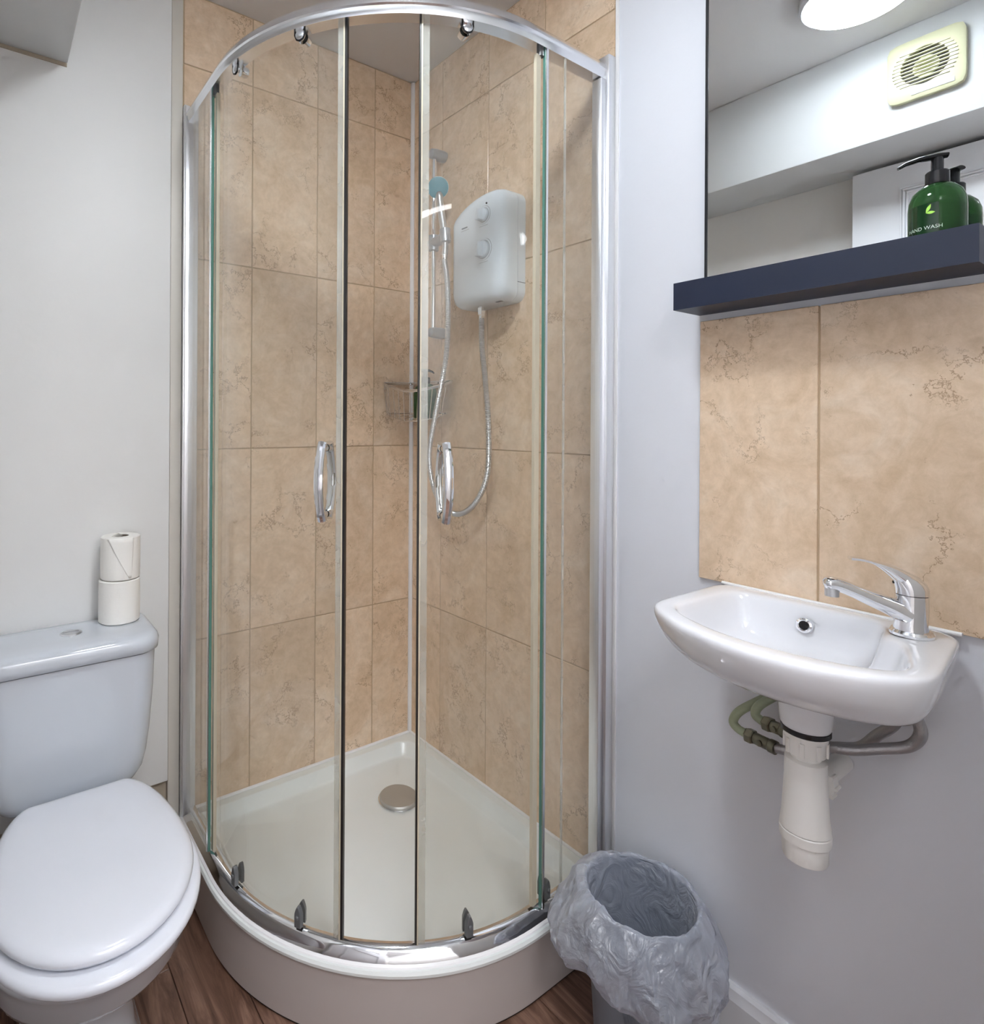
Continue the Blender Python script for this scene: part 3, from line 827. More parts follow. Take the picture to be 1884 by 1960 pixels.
for a, b in ((1, 2), (2, 3), (3, 4), (4, 5), (5, 6)):
    kk = 3 if a in (2, 4) else 2
    for i in range(kk):
        q = i / kk
        bm = bmesh.new(); tube(bm, [top[a].lerp(top[b], q), bot[a].lerp(bot[b], q)], 0.0013, 6)
        finish(bm, 'wire', M['chrome'], t)
for i in range(7):
    y = -0.03 - i * 0.028
    xf = -0.11 + (0.055 * max(0, (-y - 0.03)) / 0.17)
    bm = bmesh.new(); tube(bm, [(-0.011, y, ZBt), (xf, y, ZBt - 0.24 * 1.2 * 0.1 * min(1, -y / 0.1) * 0.9)], 0.0013, 6)
    finish(bm, 'floor_wire', M['chrome'], t)

def pump_bottle(name, label, loc, rad, hb, hs, headlen, ang, labelled, group='green pump bottles'):
    """loc = base centre; hb body height, hs shoulder; nozzle points along ang"""
    t = thing(name, label, 'bottle', loc)
    c = Vector(loc)
    mklathe('bottle_body', [(rad * 0.9, 0.0), (rad, 0.004), (rad, hb - 0.034), (rad * 0.97, hb - 0.022), (rad * 0.85, hb - 0.010), (rad * 0.60, hb - 0.001), (rad * 0.36, hb + 0.002), (rad * 0.34, hb + 0.004)], c, M['green'], t, n=40, sharp=60)
    mklathe('soap_fill', [(rad * 0.86, 0.003), (rad * 0.93, 0.008), (rad * 0.93, hb * 0.72), (0.0, hb * 0.72)], c, M['green'], t, n=32)
    k = rad / 0.034
    mklathe('pump_collar', [(0.0135 * k, 0.0), (0.0142 * k, 0.001), (0.0142 * k, 0.018), (0.0125 * k, 0.020), (0.006 * k, 0.021)], c + Vector((0, 0, hb + 0.002)), M['pump'], t, n=28)
    d = Vector((math.cos(ang), math.sin(ang), 0)); zt = hb + 0.0445
    bm = bmesh.new()
    lathe(bm, [(0.0075 * k, 0.0), (0.0075 * k, 0.020)], c + Vector((0, 0, hb + 0.022)), n=16)
    pts = [c + Vector((0, 0, zt)) - d * 0.012 * k, c + Vector((0, 0, zt)), c + d * headlen * 0.45 + Vector((0, 0, zt - 0.001)), c + d * headlen * 0.8 + Vector((0, 0, zt - 0.005)), c + d * headlen + Vector((0, 0, zt - 0.010))]
    tube(bm, pts, 1.0, 12, ([0.0035 * k, 0.0045 * k, 0.0038 * k, 0.003 * k, 0.0022 * k], [0.0070 * k, 0.0088 * k, 0.0070 * k, 0.005 * k, 0.0038 * k], (0, 0, 1)))
    finish(bm, 'pump_head', M['pump'], t)
    mktube('dip_tube', [c + Vector((0, 0, 0.01)), c + Vector((0, 0, hb))], 0.0025, M['greend'], t, n=8)
    return t
pump_bottle('soap_bottle', 'small dark green pump bottle inside the corner basket', (-0.056, -0.150, 1.250), 0.038, 0.112, 0.02, 0.03, math.radians(-60), False)

# ------------------------------------------------------------------ mirror with shelf
t = thing('mirror', 'wall mirror with thin black edge and navy-black metal shelf along its bottom', 'mirror', (0, -1.24, 1.463))
MY0, MY1, MZ0, MZ1 = -1.4545, -1.036, 1.485, 2.19
mkbox('mirror_glass', (-0.0195, MY0 + 0.005, MZ0 + 0.004), (-0.004, MY1 - 0.005, MZ1 - 0.005), M['mirror'], t)
bm = bmesh.new()
box(bm, (-0.021, MY1 - 0.005, MZ0), (-0.0002, MY1, MZ1)); box(bm, (-0.021, MY0, MZ0), (-0.0002, MY0 + 0.005, MZ1)); box(bm, (-0.021, MY0 + 0.005, MZ1 - 0.005), (-0.0002, MY1 - 0.005, MZ1))
finish(bm, 'frame', M['blackf'], t)
bm = bmesh.new()
SY0, SY1, SX, SZ0, SZ1 = -1.458, -1.016, -0.100, 1.463, 1.517
box(bm, (SX, SY0, SZ0), (-0.0004, SY1, SZ0 + 0.004))
box(bm, (SX, SY0, SZ0 + 0.004), (SX + 0.003, SY1, SZ1))
box(bm, (SX + 0.003, SY1 - 0.003, SZ0 + 0.004), (-0.0215, SY1, SZ1)); box(bm, (SX + 0.003, SY0, SZ0 + 0.004), (-0.0215, SY0 + 0.003, SZ1))
finish(bm, 'shelf', M['black'], t, smooth=False)

BC = (-0.062, -1.405, 1.4675)
t = pump_bottle('soap_bottle', 'large green pump soap bottle with black pump on the mirror shelf', BC, 0.0335, 0.126, 0.03, 0.046, math.radians(118), True)
# printed label on the side towards the room: dark band, leaf emblem, lettering
def cyl_patch(a0, a1, z0, z1, r, nn=10):
    rr = []
    for z in (z0, z1): rr.append([(BC[0] + r * math.cos(a0 + (a1 - a0) * i / nn), BC[1] + r * math.sin(a0 + (a1 - a0) * i / nn), BC[2] + z) for i in range(nn + 1)])
    return rr
bm = bmesh.new(); rings(bm, cyl_patch(math.radians(128), math.radians(196), 0.012, 0.094, 0.0338, 14), False)
finish(bm, 'label', M['greend'], t)
def wrap(pts, z_c, a_c, r):  # flat (u,v) metres -> on the cylinder, u to the viewer's right
    return [(BC[0] + r * math.cos(a_c + u / r), BC[1] + r * math.sin(a_c + u / r), BC[2] + z_c + v) for u, v in pts]
bm = bmesh.new()
for a0, a1, ln in ((50, 80, 0.0135), (-14, 10, 0.0105)):
    am = math.radians((a0 + a1) / 2)
    P = []
    for i in range(9):
        q = i / 8; wd = 0.0021 * math.sin(PI * q)
        P.append((ln * q * math.cos(am) - wd * math.sin(am), ln * q * math.sin(am) + wd * math.cos(am)))
    for i in range(7, 0, -1):
        q = i / 8; wd = -0.0021 * math.sin(PI * q)
        P.append((ln * q * math.cos(am) - wd * math.sin(am), ln * q * math.sin(am) + wd * math.cos(am)))
    bm.faces.new([bm.verts.new(p) for p in wrap(P, 0.080, math.radians(172), 0.0341)])
finish(bm, 'leaf_emblem', M['lime'], t)
def text_mesh(body, size):
    cu = bpy.data.curves.new('lettering', 'FONT'); cu.body = body; cu.size = size; cu.align_x = 'CENTER'
    ob = bpy.data.objects.new('lettering', cu); COL.objects.link(ob)
    dg = bpy.context.evaluated_depsgraph_get()
    me = bpy.data.meshes.new_from_object(ob.evaluated_get(dg))
    bpy.data.objects.remove(ob)
    return me
me = text_mesh('HAND WASH', 0.0074)
for v in me.vertices:
    p = wrap([(v.co.x, v.co.y)], 0.0560, math.radians(166), 0.0341)[0]
    v.co = p
me.materials.clear(); me.materials.append(M['print'])
lo = bpy.data.objects.new('lettering', me); COL.objects.link(lo); lo.parent = t
lo.matrix_parent_inverse = Matrix.Translation(-Vector(BC))

# ------------------------------------------------------------------ wash basin
t = thing('wash_basin', 'small white wall-hung ceramic basin with bowed front', 'basin', (0, -1.25, 0.80))
NB = 72
bc = Vector((-0.165, -1.255))
def star(poly, c, n):
    out = []
    for i in range(n):
        a = 2 * PI * i / n
        d = Vector((math.cos(a), math.sin(a)))
        best = 0
        for k in range(len(poly)):
            p, q = Vector(poly[k]) - c, Vector(poly[(k + 1) % len(poly)]) - c
            e = q - p
            den = d.x * e.y - d.y * e.x
            if abs(den) < 1e-12: continue
            tt = (p.x * e.y - p.y * e.x) / den; uu = (p.x * d.y - p.y * d.x) / den
            if tt > 0 and -1e-6 <= uu <= 1 + 1e-6: best = max(best, tt)
        out.append(c + d * best)
    return out
def soften(P, k=2):
    for _ in range(k): P = [(P[i - 1] + P[i] * 2 + P[(i + 1) % len(P)]) / 4 for i in range(len(P))]
    return P
outer = [(-0.0095, -1.068), (-0.0095, -1.425), (-0.225, -1.450), (-0.262, -1.449), (-0.292, -1.430), (-0.325, -1.385), (-0.346, -1.330), (-0.352, -1.270), (-0.345, -1.210), (-0.325, -1.150), (-0.290, -1.098), (-0.262, -1.073), (-0.238, -1.066)]
inner = [(-0.048, -1.118), (-0.040, -1.330), (-0.058, -1.345), (-0.085, -1.347), (-0.110, -1.358), (-0.128, -1.385), (-0.225, -1.418), (-0.262, -1.412), (-0.285, -1.372), (-0.302, -1.320), (-0.308, -1.262), (-0.300, -1.205), (-0.278, -1.150), (-0.248, -1.108), (-0.228, -1.100), (-0.100, -1.106)]
O = soften(star(outer, bc, NB), 1); I = soften(star(inner, bc, NB), 1)
zr = 0.917
def oring(sx, sy, z, xc=-0.0095, yc=-1.255, wall=True):
    return [Vector((xc + (p.x - xc) * sx, yc + (p.y - yc) * sy, z)) for p in O]
def iring(s, z, c=Vector((-0.165, -1.25))):
    return [Vector((c.x + (p.x - c.x) * s, c.y + (p.y - c.y) * s, z)) for p in I]
def between(a, b, q, z): return [Vector((x.x + (y.x - x.x) * q, x.y + (y.y - x.y) * q, z)) for x, y in zip(a, b)]
bm = bmesh.new()
rings(bm, [oring(0.25, 0.30, 0.808), oring(0.40, 0.45, 0.808), oring(0.58, 0.64, 0.811), oring(0.74, 0.79, 0.820), oring(0.865, 0.89, 0.841), oring(0.945, 0.960, 0.869), oring(0.988, 0.99, 0.894), oring(1.0, 1.0, 0.907),
           oring(0.995, 0.997, 0.9145), between(oring(1, 1, zr), iring(1, zr), 0.15, zr + 0.0005), between(oring(1, 1, zr), iring(1, zr), 0.55, zr + 0.0003), between(oring(1, 1, zr), iring(1, zr), 0.9, zr - 0.001),
           iring(1.0, 0.9115), iring(0.965, 0.895), iring(0.92, 0.870), iring(0.85, 0.848), iring(0.65, 0.834), iring(0.30, 0.828), iring(0.06, 0.826)], True, True, True)
bs = finish(bm, 'bowl', M['ceramic'], t, sub=1)
mklathe('waste_boss', [(0.040, 0.066), (0.038, 0.035), (0.036, 0.006), (0.033, 0.0)], (-0.150, -1.270, 0.752), M['ceramic'], t, n=36)
# overflow ring on the back slope of the bowl
oc = Vector((-0.0545, -1.2315, 0.884)); on_ = Vector((-1, 0, 0.18)).normalized()
mklathe('overflow_ring', [(0.0075, 0.0), (0.0078, 0.003), (0.0095, 0.0045), (0.0125, 0.003), (0.0135, 0.0)], oc, M['chrome'], t, ax=on_, n=32, cap0=False, cap1=False)
mklathe('overflow_hole', [(0.0078, 0.0005), (0.0, 0.0008)], oc, M['rubber'], t, ax=on_, n=24)
mklathe('plug_hole', [(0.020, 0.0), (0.019, 0.003), (0.012, 0.002), (0.0, 0.001)], (-0.165, -1.25, 0.8275), M['chrome'], t, n=28)
mktube('sealant', [(-0.011, -1.425, 0.9165), (-0.011, -1.07, 0.9165)], 0.0035, M['silicone'], t, n=8)

# tap
TB = Vector((-0.077, -1.382, zr + 0.0005))
td = Vector((-0.6, 0.8, 0)); tsd = Vector((0.8, 0.6, 0))
t = thing('basin_tap', 'chrome single lever mixer tap on the right corner of basin', 'tap', TB)
mklathe('base_plate', [(0.0265, 0.0), (0.0268, 0.004), (0.0245, 0.0075), (0.021, 0.008)], TB, M['chrome'], t, n=36)
bm = bmesh.new()
def ell(c, a, b, n=28): return [c + td * a * math.cos(2 * PI * i / n) + tsd * b * math.sin(2 * PI * i / n) for i in range(n)]
rings(bm, [ell(TB + Vector((0, 0, z)) + td * o, a, b) for z, a, b, o in ((0.006, 0.0215, 0.0205, 0.001), (0.016, 0.0205, 0.0195, 0.001), (0.034, 0.0200, 0.0190, 0.0), (0.052, 0.0205, 0.0195, 0.0), (0.0605, 0.0205, 0.0195, 0.0))], True, True, True)
finish(bm, 'tap_body', M['chrome'], t, sharp=50)
bm = bmesh.new()
pts = smooth_path([TB + td * 0.006 + Vector((0, 0, 0.030)), TB + td * 0.026 + Vector((0, 0, 0.040)), TB + td * 0.056 + Vector((0, 0, 0.052)), TB + td * 0.085 + Vector((0, 0, 0.0640)), TB + td * 0.102 + Vector((0, 0, 0.0685)), TB + td * 0.113 + Vector((0, 0, 0.066))], 6)
nP = len(pts); ra = []
for i in range(nP):
    q = i / (nP - 1); ra.append(0.0190 - 0.0065 * min(1, q * 2.0) + (0.0 if q < 0.9 else -(q - 0.9) * 0.045))
tube(bm, pts, ra, 20, (0.85, 1.05, (0, 0, 1)))
finish(bm, 'spout', M['chrome'], t, sharp=60)
mklathe('aerator', [(0.0095, 0.0), (0.0098, 0.012), (0.008, 0.014)], TB + td * 0.102 + Vector((0, 0, 0.0485)), M['satin'], t, n=24, ax=(0, 0, 1))
bm = bmesh.new()
rings(bm, [ell(TB + Vector((0, 0, z)) + td * o, a, b) for z, a, b, o in ((0.0615, 0.0205, 0.0195, 0.0), (0.070, 0.0210, 0.0195, 0.0005), (0.078, 0.0205, 0.0185, 0.003), (0.085, 0.0175, 0.0165, 0.007), (0.0905, 0.012, 0.013, 0.012), (0.093, 0.006, 0.008, 0.016))], True, True, True)
pts = smooth_path([TB + td * 0.000 + Vector((0, 0, 0.076)), TB + td * 0.022 + Vector((0, 0, 0.0925)), TB + td * 0.040 + Vector((0, 0, 0.1020)), TB + td * 0.060 + Vector((0, 0, 0.1085)), TB + td * 0.079 + Vector((0, 0, 0.1100))], 6)
nP = len(pts)
tube(bm, pts, 1.0, 14, ([0.0145 - 0.0115 * min(1, i / nP * 1.7) for i in range(nP)], [0.0175 - 0.0085 * min(1, i / nP * 1.5) for i in range(nP)], (0, 0, 1)))
finish(bm, 'lever', M['chrome'], t, sharp=60)
mklathe('grub_screw_cap', [(0.0028, 0.0), (0.0, 0.001)], TB + td * 0.0235 + Vector((0, 0, 0.078)) - tsd * 0.0, M['rubber'], t, ax=td, n=12)

# trap
TC = Vector((-0.150, -1.270, 0))
t = thing('bottle_trap', 'white plastic bottle trap hanging under the basin', 'trap', TC + Vector((0, 0, 0.53)))
mklathe('rubber_washer', [(0.031, 0.0), (0.034, 0.002), (0.034, 0.009), (0.030, 0.011)], TC + Vector((0, 0, 0.742)), M['rubber'], t, n=32)
bm = bmesh.new(); lathe(bm, [(0.0195, -0.030), (0.0205, -0.008), (0.027, -0.006), (0.0275, 0.018), (0.030, 0.019), (0.0305, 0.026), (0.026, 0.027)], TC + Vector((0, 0, 0.716)), n=32)
for k in range(8):
    a = 2 * PI * k / 8 + 0.2
    d = Vector((math.cos(a), math.sin(a), 0)); tg = Vector((-d.y, d.x, 0)); c0 = TC + Vector((0, 0, 0.722)) + d * 0.0275
    A = [c0 + tg * s1 + Vector((0, 0, z1)) for s1, z1 in ((-.003, -.011), (.003, -.011), (.003, .011), (-.003, .011))]
    B = [p + d * 0.003 for p in A]
    rings(bm, [A, B], True, True, True)
finish(bm, 'top_nut', M['trap'], t)
mklathe('trap_neck', [(0.018, -0.02), (0.018, 0.02)], TC + Vector((0, 0, 0.700)), M['trap'], t)
mklathe('trap_body', [(0.020, 0.112), (0.0285, 0.110), (0.0290, 0.086), (0.0285, 0.083), (0.0290, 0.080), (0.0325, 0.020), (0.0345, 0.006), (0.0348, 0.0)], TC + Vector((0, 0, 0.590)), M['trap'], t, n=36, sharp=25)
mklathe('trap_cup', [(0.0300, -0.0485), (0.0312, -0.045), (0.0318, -0.019), (0.0350, -0.017), (0.0355, -0.003), (0.0340, -0.0015)], TC + Vector((0, 0, 0.590)), M['trap'], t, n=36, sharp=25)
bm = bmesh.new()
tube(bm, [TC + Vector((0.020, 0, 0.648)), Vector((-0.001, -1.270, 0.648))], 0.0165, 20)
lathe(bm, [(0.018, -0.012), (0.0255, -0.011), (0.026, 0.006), (0.021, 0.009)], TC + Vector((0.052, 0.0, 0.648)), (1, 0, 0), 28)
for k in range(10):
    a = 2 * PI * k / 10
    lathe(bm, [(0.0028, -0.011), (0.0028, 0.006)], TC + Vector((0.052, 0.0265 * math.cos(a), 0.648 + 0.0265 * math.sin(a))), (1, 0, 0), 6)
finish(bm, 'outlet_pipe', M['trap'], t)

# water pipes, isolating valves, flexible hoses
def supply(label, pts, v0, v1, hexr):
    tt = thing('supply_pipe', label, 'pipe', pts[0])
    mktube('pipe_run', pts, 0.0078, M['pipe'], tt, n=14, smooth_n=6)
    a, b = Vector(v0), Vector(v1); d = (b - a)
    L = d.length
    bm = bmesh.new()
    lathe(bm, [(0.0125, 0.0), (0.0135, 0.002), (0.0135, 0.012), (0.0120, 0.014)], a, d, 6)
    finish(bm, 'compression_nut', M['valve'], tt, sharp=20)
    bm = bmesh.new()
    lathe(bm, [(0.0095, 0.014), (0.0105, 0.018), (0.0105, L - 0.012), (0.0120, L - 0.010), (0.0120, L), (0.0, L)], a, d, 16)
    sd = d.normalized().cross(Vector((0, 0, 1))).normalized()
    lathe(bm, [(0.0055, 0.0), (0.0055, 0.013), (0.0, 0.0135)], a.lerp(b, 0.55), -sd if sd.x > 0 else sd, 12)
    finish(bm, 'isolating_valve', M['valve'], tt)
supply('green-stained supply pipe with isolating valve nearest the bin, under basin', [(-0.004, -1.1750, 0.7360), (-0.030, -1.1580, 0.7220), (-0.058, -1.1280, 0.6940), (-0.064, -1.1180, 0.6720), (-0.066, -1.1280, 0.6620), (-0.068, -1.1460, 0.6595)], (-0.068, -1.1440, 0.6595), (-0.074, -1.1960, 0.6590), 0.013)
supply('green-stained supply pipe with isolating valve closer to the trap', [(-0.004, -1.2000, 0.7540), (-0.030, -1.1820, 0.7390), (-0.055, -1.1600, 0.7160), (-0.062, -1.1560, 0.7000), (-0.064, -1.1660, 0.6940), (-0.066, -1.1760, 0.6930)], (-0.066, -1.1740, 0.6930), (-0.076, -1.2160, 0.6950), 0.013)
o = mktube('flexible_hose', [(-0.076, -1.2140, 0.6950), (-0.092, -1.2380, 0.6960), (-0.105, -1.2720, 0.7100), (-0.098, -1.3100, 0.7160), (-0.080, -1.345, 0.728), (-0.070, -1.378, 0.744), (-0.072, -1.392, 0.770), (-0.076, -1.386, 0.800)], 0.0085, M['braid'], smooth_n=8)
tag(o, 'braided steel hose sweeping round in the wide loop under the basin', 'hose')
o = mktube('flexible_hose', [(-0.074, -1.1960, 0.6590), (-0.072, -1.2250, 0.6660), (-0.056, -1.2720, 0.6900), (-0.052, -1.3100, 0.7060), (-0.058, -1.335, 0.738), (-0.066, -1.358, 0.768), (-0.072, -1.370, 0.805)], 0.0085, M['braid'], smooth_n=8)
tag(o, 'braided steel hose taking the tighter path behind the trap', 'hose')

# ------------------------------------------------------------------ waste bin and liner
BX, BY = -0.158, -0.988
t = thing('waste_bin', 'round grey plastic waste bin on the floor below the basin', 'bin', (BX, BY, 0))
bm = bmesh.new(); lathe(bm, [(0.082, 0.0), (0.086, 0.004), (0.1035, 0.290), (0.107, 0.294), (0.107, 0.300), (0.102, 0.300), (0.0835, 0.008), (0.0, 0.008)], (BX, BY, 0), n=48, cap1=False)
finish(bm, 'bin_body', M['bin'], t)
bm = bmesh.new()   # fine raised lattice band low on the body
for i in range(56):
    for sg in (1, -1):
        P = []
        for q in range(7):
            z = 0.03 + 0.15 * q / 6; a = math.radians(205 + i * 1.6 + sg * q * 2.6)
            r = 0.0866 + (0.1035 - 0.086) * z / 0.29 + 0.0002
            P.append((BX + r * math.cos(a), BY + r * math.sin(a), z))
        tube(bm, P, 0.00055, 4)
lt = finish(bm, 'lattice', M['bin'], t); lt['kind'] = 'stuff'

def hnoise(x, y, z): return noise.noise(Vector((x, y, z)))
prof = [(0.030, 0.016), (0.074, 0.022), (0.084, 0.07), (0.090, 0.14), (0.0955, 0.21), (0.0995, 0.27), (0.1015, 0.298), (0.1055, 0.3050), (0.1105, 0.3035), (0.118, 0.292), (0.127, 0.272), (0.134, 0.248), (0.138, 0.226), (0.138, 0.206), (0.134, 0.190), (0.128, 0.176), (0.121, 0.166)]
pf = smooth_path([Vector((a, b, 0)) for a, b in prof], 3)
NA = 132
bm = bmesh.new(); rr = []
npf = len(pf)
def ridge(x, y, z): return 1.0 - 2.0 * abs(hnoise(x, y, z))
for j, p in enumerate(pf):
    ring = []
    q = j / (npf - 1)
    outq = min(1.0, max(0.0, (q - 0.46) / 0.30))
    hem = max(0.0, (q - 0.55) / 0.45)
    inq = max(0.0, (0.42 - q) / 0.42)
    for i in range(NA):
        a = 2 * PI * i / NA
        tw = a + 0.9 * hnoise(math.cos(a) * 2, math.sin(a) * 2, q * 3 + 1) + q * 1.4   # creases run slantwise
        ca, sa = math.cos(tw), math.sin(tw)
        big = hnoise(math.cos(a) * 1.6 + 3, math.sin(a) * 1.6, q * 2.5)
        crease = ridge(ca * 2.6, sa * 2.6, q * 5.0) ** 3 if ridge(ca * 2.6, sa * 2.6, q * 5.0) > 0 else 0
        fine = ridge(ca * 6.0 + 9, sa * 6.0, q * 8.0)
        wp = Vector((BX + p.x * math.cos(a), BY + p.x * math.sin(a), p.y))
        wd, _ = noise.voronoi(Vector((wp.x * 19 + 4 * wp.z, wp.y * 19 - 5 * wp.z, wp.z * 9 + q * 2)))
        wd2, _ = noise.voronoi(Vector((wp.x * 42, wp.y * 42, wp.z * 30 + 3)))
        facet = wd[0] + 0.35 * wd2[0] - 0.45
        r = p.x + outq * (0.018 * big + 0.036 * facet + 0.003 * fine) - inq * (0.016 * max(0, facet) + 0.003)
        lean = max(0, math.cos(a - math.radians(128)))
        low = max(0, math.cos(a - math.radians(262)))
        r += outq * (0.020 * lean)
        bunch = max(0, math.cos(a - math.radians(140))) ** 3
        z = p.y + outq * 0.006 * crease + (0.016 * bunch * (0.6 + hnoise(math.cos(a) * 7, math.sin(a) * 7, 1)) if q > 0.34 else 0) * (1 - hem)
        if q > 0.36: z += 0.006 * hnoise(math.cos(a) * 3, math.sin(a) * 3, 9) + 0.0035 * hnoise(math.cos(a) * 12, math.sin(a) * 12, 2)
        z -= hem * (0.022 * low - 0.020 * (1 - low)) + hem * 0.020 * hnoise(math.cos(a) * 2.0, math.sin(a) * 2.0, 5)
        ca, sa = math.cos(a), math.sin(a)
        x_, y_ = BX + r * ca, BY + r * sa
        if x_ > -0.004: x_ = -0.004
        if y_ > -0.826 and z < 0.20: y_ = -0.826
        ring.append(Vector((x_, y_, z)))
    rr.append(ring)
rings(bm, rr, True, True, False)
lin = finish(bm, 'bin_liner', M['liner'], sharp=24)
tag(lin, 'translucent white plastic bin liner folded over the grey bin', 'bin liner')

# ------------------------------------------------------------------ toilet
TX = -1.078
t = thing('toilet', 'white close-coupled toilet with closed lid', 'toilet', (TX, -0.4, 0))
def dring(z, hw, yb, yf, wide_y, nb, n=64, ox=0.0):
    """flat-backed oval: hw half width at wide_y, nb half width at the back edge yb, front at yf"""
    pts = []
    m_ = n // 2
    # right side from the back centre to the front centre
    right = []
    kb = 6
    for i in range(kb): right.append((nb * i / kb * 0.92, yb))
    ks = m_ - kb
    for i in range(ks + 1):
        q = i / ks
        a = -PI / 2 * 0.9 + (PI / 2 + PI / 2 * 0.9) * q
        if a < 0:
            s = math.sin(a) / math.sin(-PI / 2 * 0.9)
            yy = wide_y + (yb - wide_y) * s
            xx = nb + (hw - nb) * (math.cos(a) - math.cos(PI / 2 * .9)) / (1 - math.cos(PI / 2 * .9))
        else:
            yy = wide_y + (yf - wide_y) * math.sin(a); xx = hw * math.cos(a)
        right.append((xx, yy))
    left = [(-x, y) for x, y in reversed(right[1:-1])]
    return [Vector((TX + ox + x, y, z)) for x, y in right + left]
def dr2(z, e):   # seat-plan ring inset by e
    return dring(z, 0.166 - e, -0.288 - e * 0.6, -0.748 + e, -0.530, 0.098 - e * 0.5)
# pan: rim, stepped bowl, foot
def pr(z, hw, yb, yf, wy=-0.50, nb=None): return dring(z, hw, yb, yf, wy, nb if nb is not None else hw * 0.62)
bm = bmesh.new()
rings(bm, [pr(0.0, 0.105, -0.20, -0.56, -0.42, 0.095), pr(0.012, 0.100, -0.20, -0.555, -0.42, 0.09), pr(0.06, 0.086, -0.20, -0.52, -0.42, 0.08), pr(0.14, 0.080, -0.18, -0.505, -0.42, 0.078), pr(0.20, 0.092, -0.12, -0.53, -0.43, 0.09),
           pr(0.25, 0.118, -0.06, -0.585, -0.46, 0.07), pr(0.285, 0.138, -0.06, -0.635, -0.48, 0.07), pr(0.300, 0.146, -0.08, -0.655, -0.49, 0.07), pr(0.309, 0.154, -0.12, -0.672, -0.495, 0.07), pr(0.325, 0.158, -0.16, -0.685, -0.50, 0.075), pr(0.36, 0.163, -0.20, -0.700, -0.505, 0.08),
           pr(0.378, 0.166, -0.22, -0.712, -0.51, 0.085), pr(0.395, 0.169, -0.225, -0.722, -0.52, 0.088), pr(0.404, 0.167, -0.228, -0.720, -0.52, 0.088), pr(0.408, 0.158, -0.235, -0.710, -0.52, 0.080), pr(0.4085, 0.08, -0.26, -0.62, -0.45, 0.04)], True, True, True)
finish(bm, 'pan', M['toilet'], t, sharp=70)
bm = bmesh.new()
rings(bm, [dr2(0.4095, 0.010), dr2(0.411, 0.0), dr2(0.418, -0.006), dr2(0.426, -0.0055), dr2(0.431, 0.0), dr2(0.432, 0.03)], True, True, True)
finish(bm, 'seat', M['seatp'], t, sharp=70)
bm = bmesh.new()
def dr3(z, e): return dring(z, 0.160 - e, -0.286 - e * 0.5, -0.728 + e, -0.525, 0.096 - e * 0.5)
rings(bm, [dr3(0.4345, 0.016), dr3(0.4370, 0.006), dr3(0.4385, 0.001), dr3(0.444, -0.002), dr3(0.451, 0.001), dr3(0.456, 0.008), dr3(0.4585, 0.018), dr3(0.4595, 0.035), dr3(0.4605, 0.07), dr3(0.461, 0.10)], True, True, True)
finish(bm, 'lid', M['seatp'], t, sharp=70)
for sx in (-0.075, 0.075):
    bm = bmesh.new(); lathe(bm, [(0.012, 0.0), (0.012, 0.014), (0.010, 0.016)], (TX + sx, -0.262, 0.408), n=20)
    finish(bm, 'hinge', M['seatp'], t)
# cistern
def cring(z, x0, x1, y0, y1, r, n=10):
    pts = []
    for cx_, cy_, q in ((x1 - r, y0 + r, 3), (x1 - 0.012, y1 - 0.012, 0), (x0 + 0.012, y1 - 0.012, 1), (x0 + r, y0 + r, 2)):
        rr_ = r if q in (3, 2) else 0.012
        for i in range(n):
            a = PI / 2 * (q + i / (n - 1))
            pts.append(Vector((cx_ + rr_ * math.cos(a), cy_ + rr_ * math.sin(a), z)))
    return pts
CX0, CX1 = TX - 0.180, TX + 0.180
bm = bmesh.new()
rings(bm, [cring(0.380, CX0 + 0.070, CX1 - 0.070, -0.180, -0.030, 0.04), cring(0.382, CX0 + 0.055, CX1 - 0.055, -0.190, -0.028, 0.045), cring(0.392, CX0 + 0.038, CX1 - 0.038, -0.197, -0.025, 0.05), cring(0.412, CX0 + 0.024, CX1 - 0.024, -0.201, -0.024, 0.052), cring(0.445, CX0 + 0.016, CX1 - 0.016, -0.203, -0.023, 0.052),
           cring(0.50, CX0 + 0.010, CX1 - 0.010, -0.206, -0.022, 0.05), cring(0.60, CX0 + 0.003, CX1 - 0.003, -0.210, -0.0215, 0.05), cring(0.690, CX0, CX1, -0.212, -0.0215, 0.05)], True, True, True)
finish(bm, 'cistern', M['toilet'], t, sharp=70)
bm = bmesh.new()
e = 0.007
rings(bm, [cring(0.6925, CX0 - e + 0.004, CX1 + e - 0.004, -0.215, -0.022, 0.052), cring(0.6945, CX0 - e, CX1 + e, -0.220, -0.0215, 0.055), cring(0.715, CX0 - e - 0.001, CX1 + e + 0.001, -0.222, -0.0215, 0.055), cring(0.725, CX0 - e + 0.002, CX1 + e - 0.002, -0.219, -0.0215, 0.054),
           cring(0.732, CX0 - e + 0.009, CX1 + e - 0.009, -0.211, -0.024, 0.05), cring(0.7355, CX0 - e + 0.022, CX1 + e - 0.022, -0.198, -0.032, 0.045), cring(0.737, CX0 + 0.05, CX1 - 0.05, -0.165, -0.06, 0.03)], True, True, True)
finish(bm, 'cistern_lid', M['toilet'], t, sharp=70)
bm = bmesh.new(); lathe(bm, [(0.0235, 0.0), (0.0235, 0.002), (0.020, 0.0035), (0.0185, 0.002)], (TX + 0.004, -0.115, 0.7362), n=32)
finish(bm, 'button_ring', M['chrome'], t)
bm = bmesh.new(); lathe(bm, [(0.0180, 0.0), (0.0180, 0.003), (0.016, 0.0042), (0, 0.0045)], (TX + 0.004, -0.115, 0.7368), n=32)
fb = finish(bm, 'flush_button', M['satin'], t)
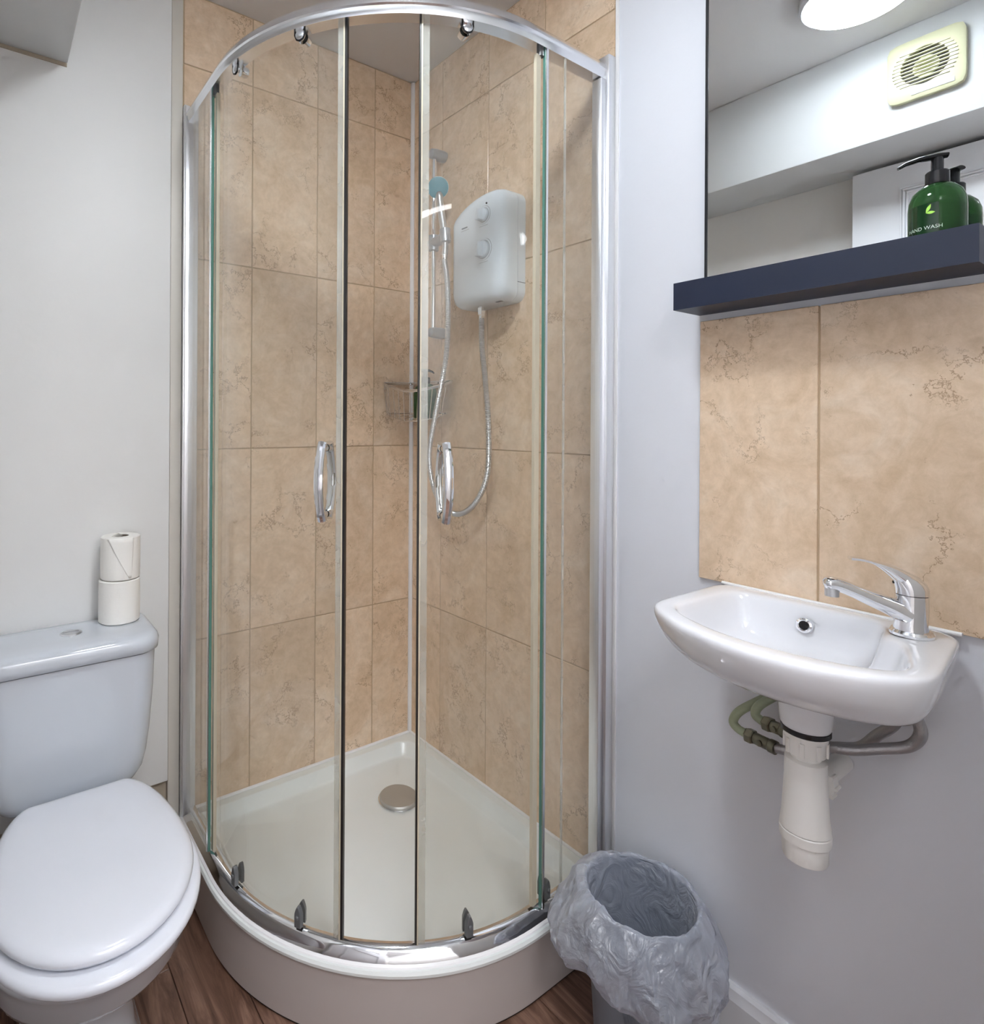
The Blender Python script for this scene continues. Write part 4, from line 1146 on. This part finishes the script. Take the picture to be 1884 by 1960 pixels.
bm = bmesh.new(); box(bm, (TX - 0.013, -0.1155, 0.7412), (TX + 0.021, -0.1145, 0.7416)); finish(bm, 'button_split', M['ink'], fb)

# toilet rolls
RX, RYY = -0.962, -0.074
def roll(z, label, dx, dy, rad, tail):
    t = thing('toilet_roll', label, 'toilet roll', (RX + dx, RYY + dy, z), 'stacked toilet rolls')
    c = (RX + dx, RYY + dy, z)
    bm = bmesh.new(); rr = []
    n = 48
    pr_ = [(0.019, 0.002), (0.019, 0.1045), (0.021, 0.1052), (rad - 0.003, 0.1052), (rad, 0.103), (rad + 0.0006, 0.05), (rad, 0.003), (rad - 0.002, 0.0008), (0.021, 0.0008)]
    for r, zz in pr_:
        rr.append([Vector((c[0] + (r + (0.0008 * hnoise(math.cos(2 * PI * i / n) * 2, math.sin(2 * PI * i / n) * 2, zz * 30 + z) if r > 0.03 else 0)) * math.cos(2 * PI * i / n), c[1] + r * math.sin(2 * PI * i / n), c[2] + zz)) for i in range(n)])
    rr.append(rr[0])
    vr = [[bm.verts.new(p) for p in r] for r in rr[:-1]]; vr.append(vr[0])
    for a, b in zip(vr, vr[1:]):
        for i in range(n): bm.faces.new((a[i], a[(i + 1) % n], b[(i + 1) % n], b[i]))
    finish(bm, 'paper', M['paper'], t)
    mklathe('core', [(0.0188, 0.003), (0.0188, 0.104)], c, M['card'], t, n=32, cap0=True, cap1=False)
    if tail:
        bm = bmesh.new(); rr = []
        # triangular folded tail: wide at the top, point hanging to the lower right
        nn = 14
        for j in range(11):
            q = j / 10; zz = 0.1035 - 0.098 * q
            a0 = math.radians(222) + math.radians(62) * q; a1 = math.radians(300) - math.radians(8) * q
            rr.append([Vector((c[0] + (rad + 0.0016 + 0.0006 * q) * math.cos(a0 + (a1 - a0) * i / nn), c[1] + (rad + 0.0016 + 0.0006 * q) * math.sin(a0 + (a1 - a0) * i / nn), c[2] + zz)) for i in range(nn + 1)])
        rings(bm, rr, False)
        o = finish(bm, 'folded_tail', M['paper'], t)
        md = o.modifiers.new('solid', 'SOLIDIFY'); md.thickness = 0.0012
        bm = bmesh.new()   # tuft tucked into the core
        P = [Vector((c[0] - 0.012, c[1] - 0.004, c[2] + 0.098)), Vector((c[0] - 0.024, c[1] - 0.010, c[2] + 0.107)), Vector((c[0] - 0.008, c[1] - 0.015, c[2] + 0.114)), Vector((c[0] + 0.004, c[1] - 0.008, c[2] + 0.106)), Vector((c[0] - 0.004, c[1] + 0.006, c[2] + 0.108))]
        v = [bm.verts.new(p) for p in P]
        for f in ((0, 1, 2), (0, 2, 3), (0, 3, 4), (4, 3, 2), (1, 4, 2), (0, 4, 1)): bm.faces.new([v[i] for i in f])
        finish(bm, 'tucked_end', M['paper'], t)
roll(0.7375, 'plain white toilet roll directly on the cistern, under the other roll', 0.0, 0.0, 0.0475, False)
roll(0.8440, 'top toilet roll with its end folded to a point', 0.002, 0.0, 0.0455, True)
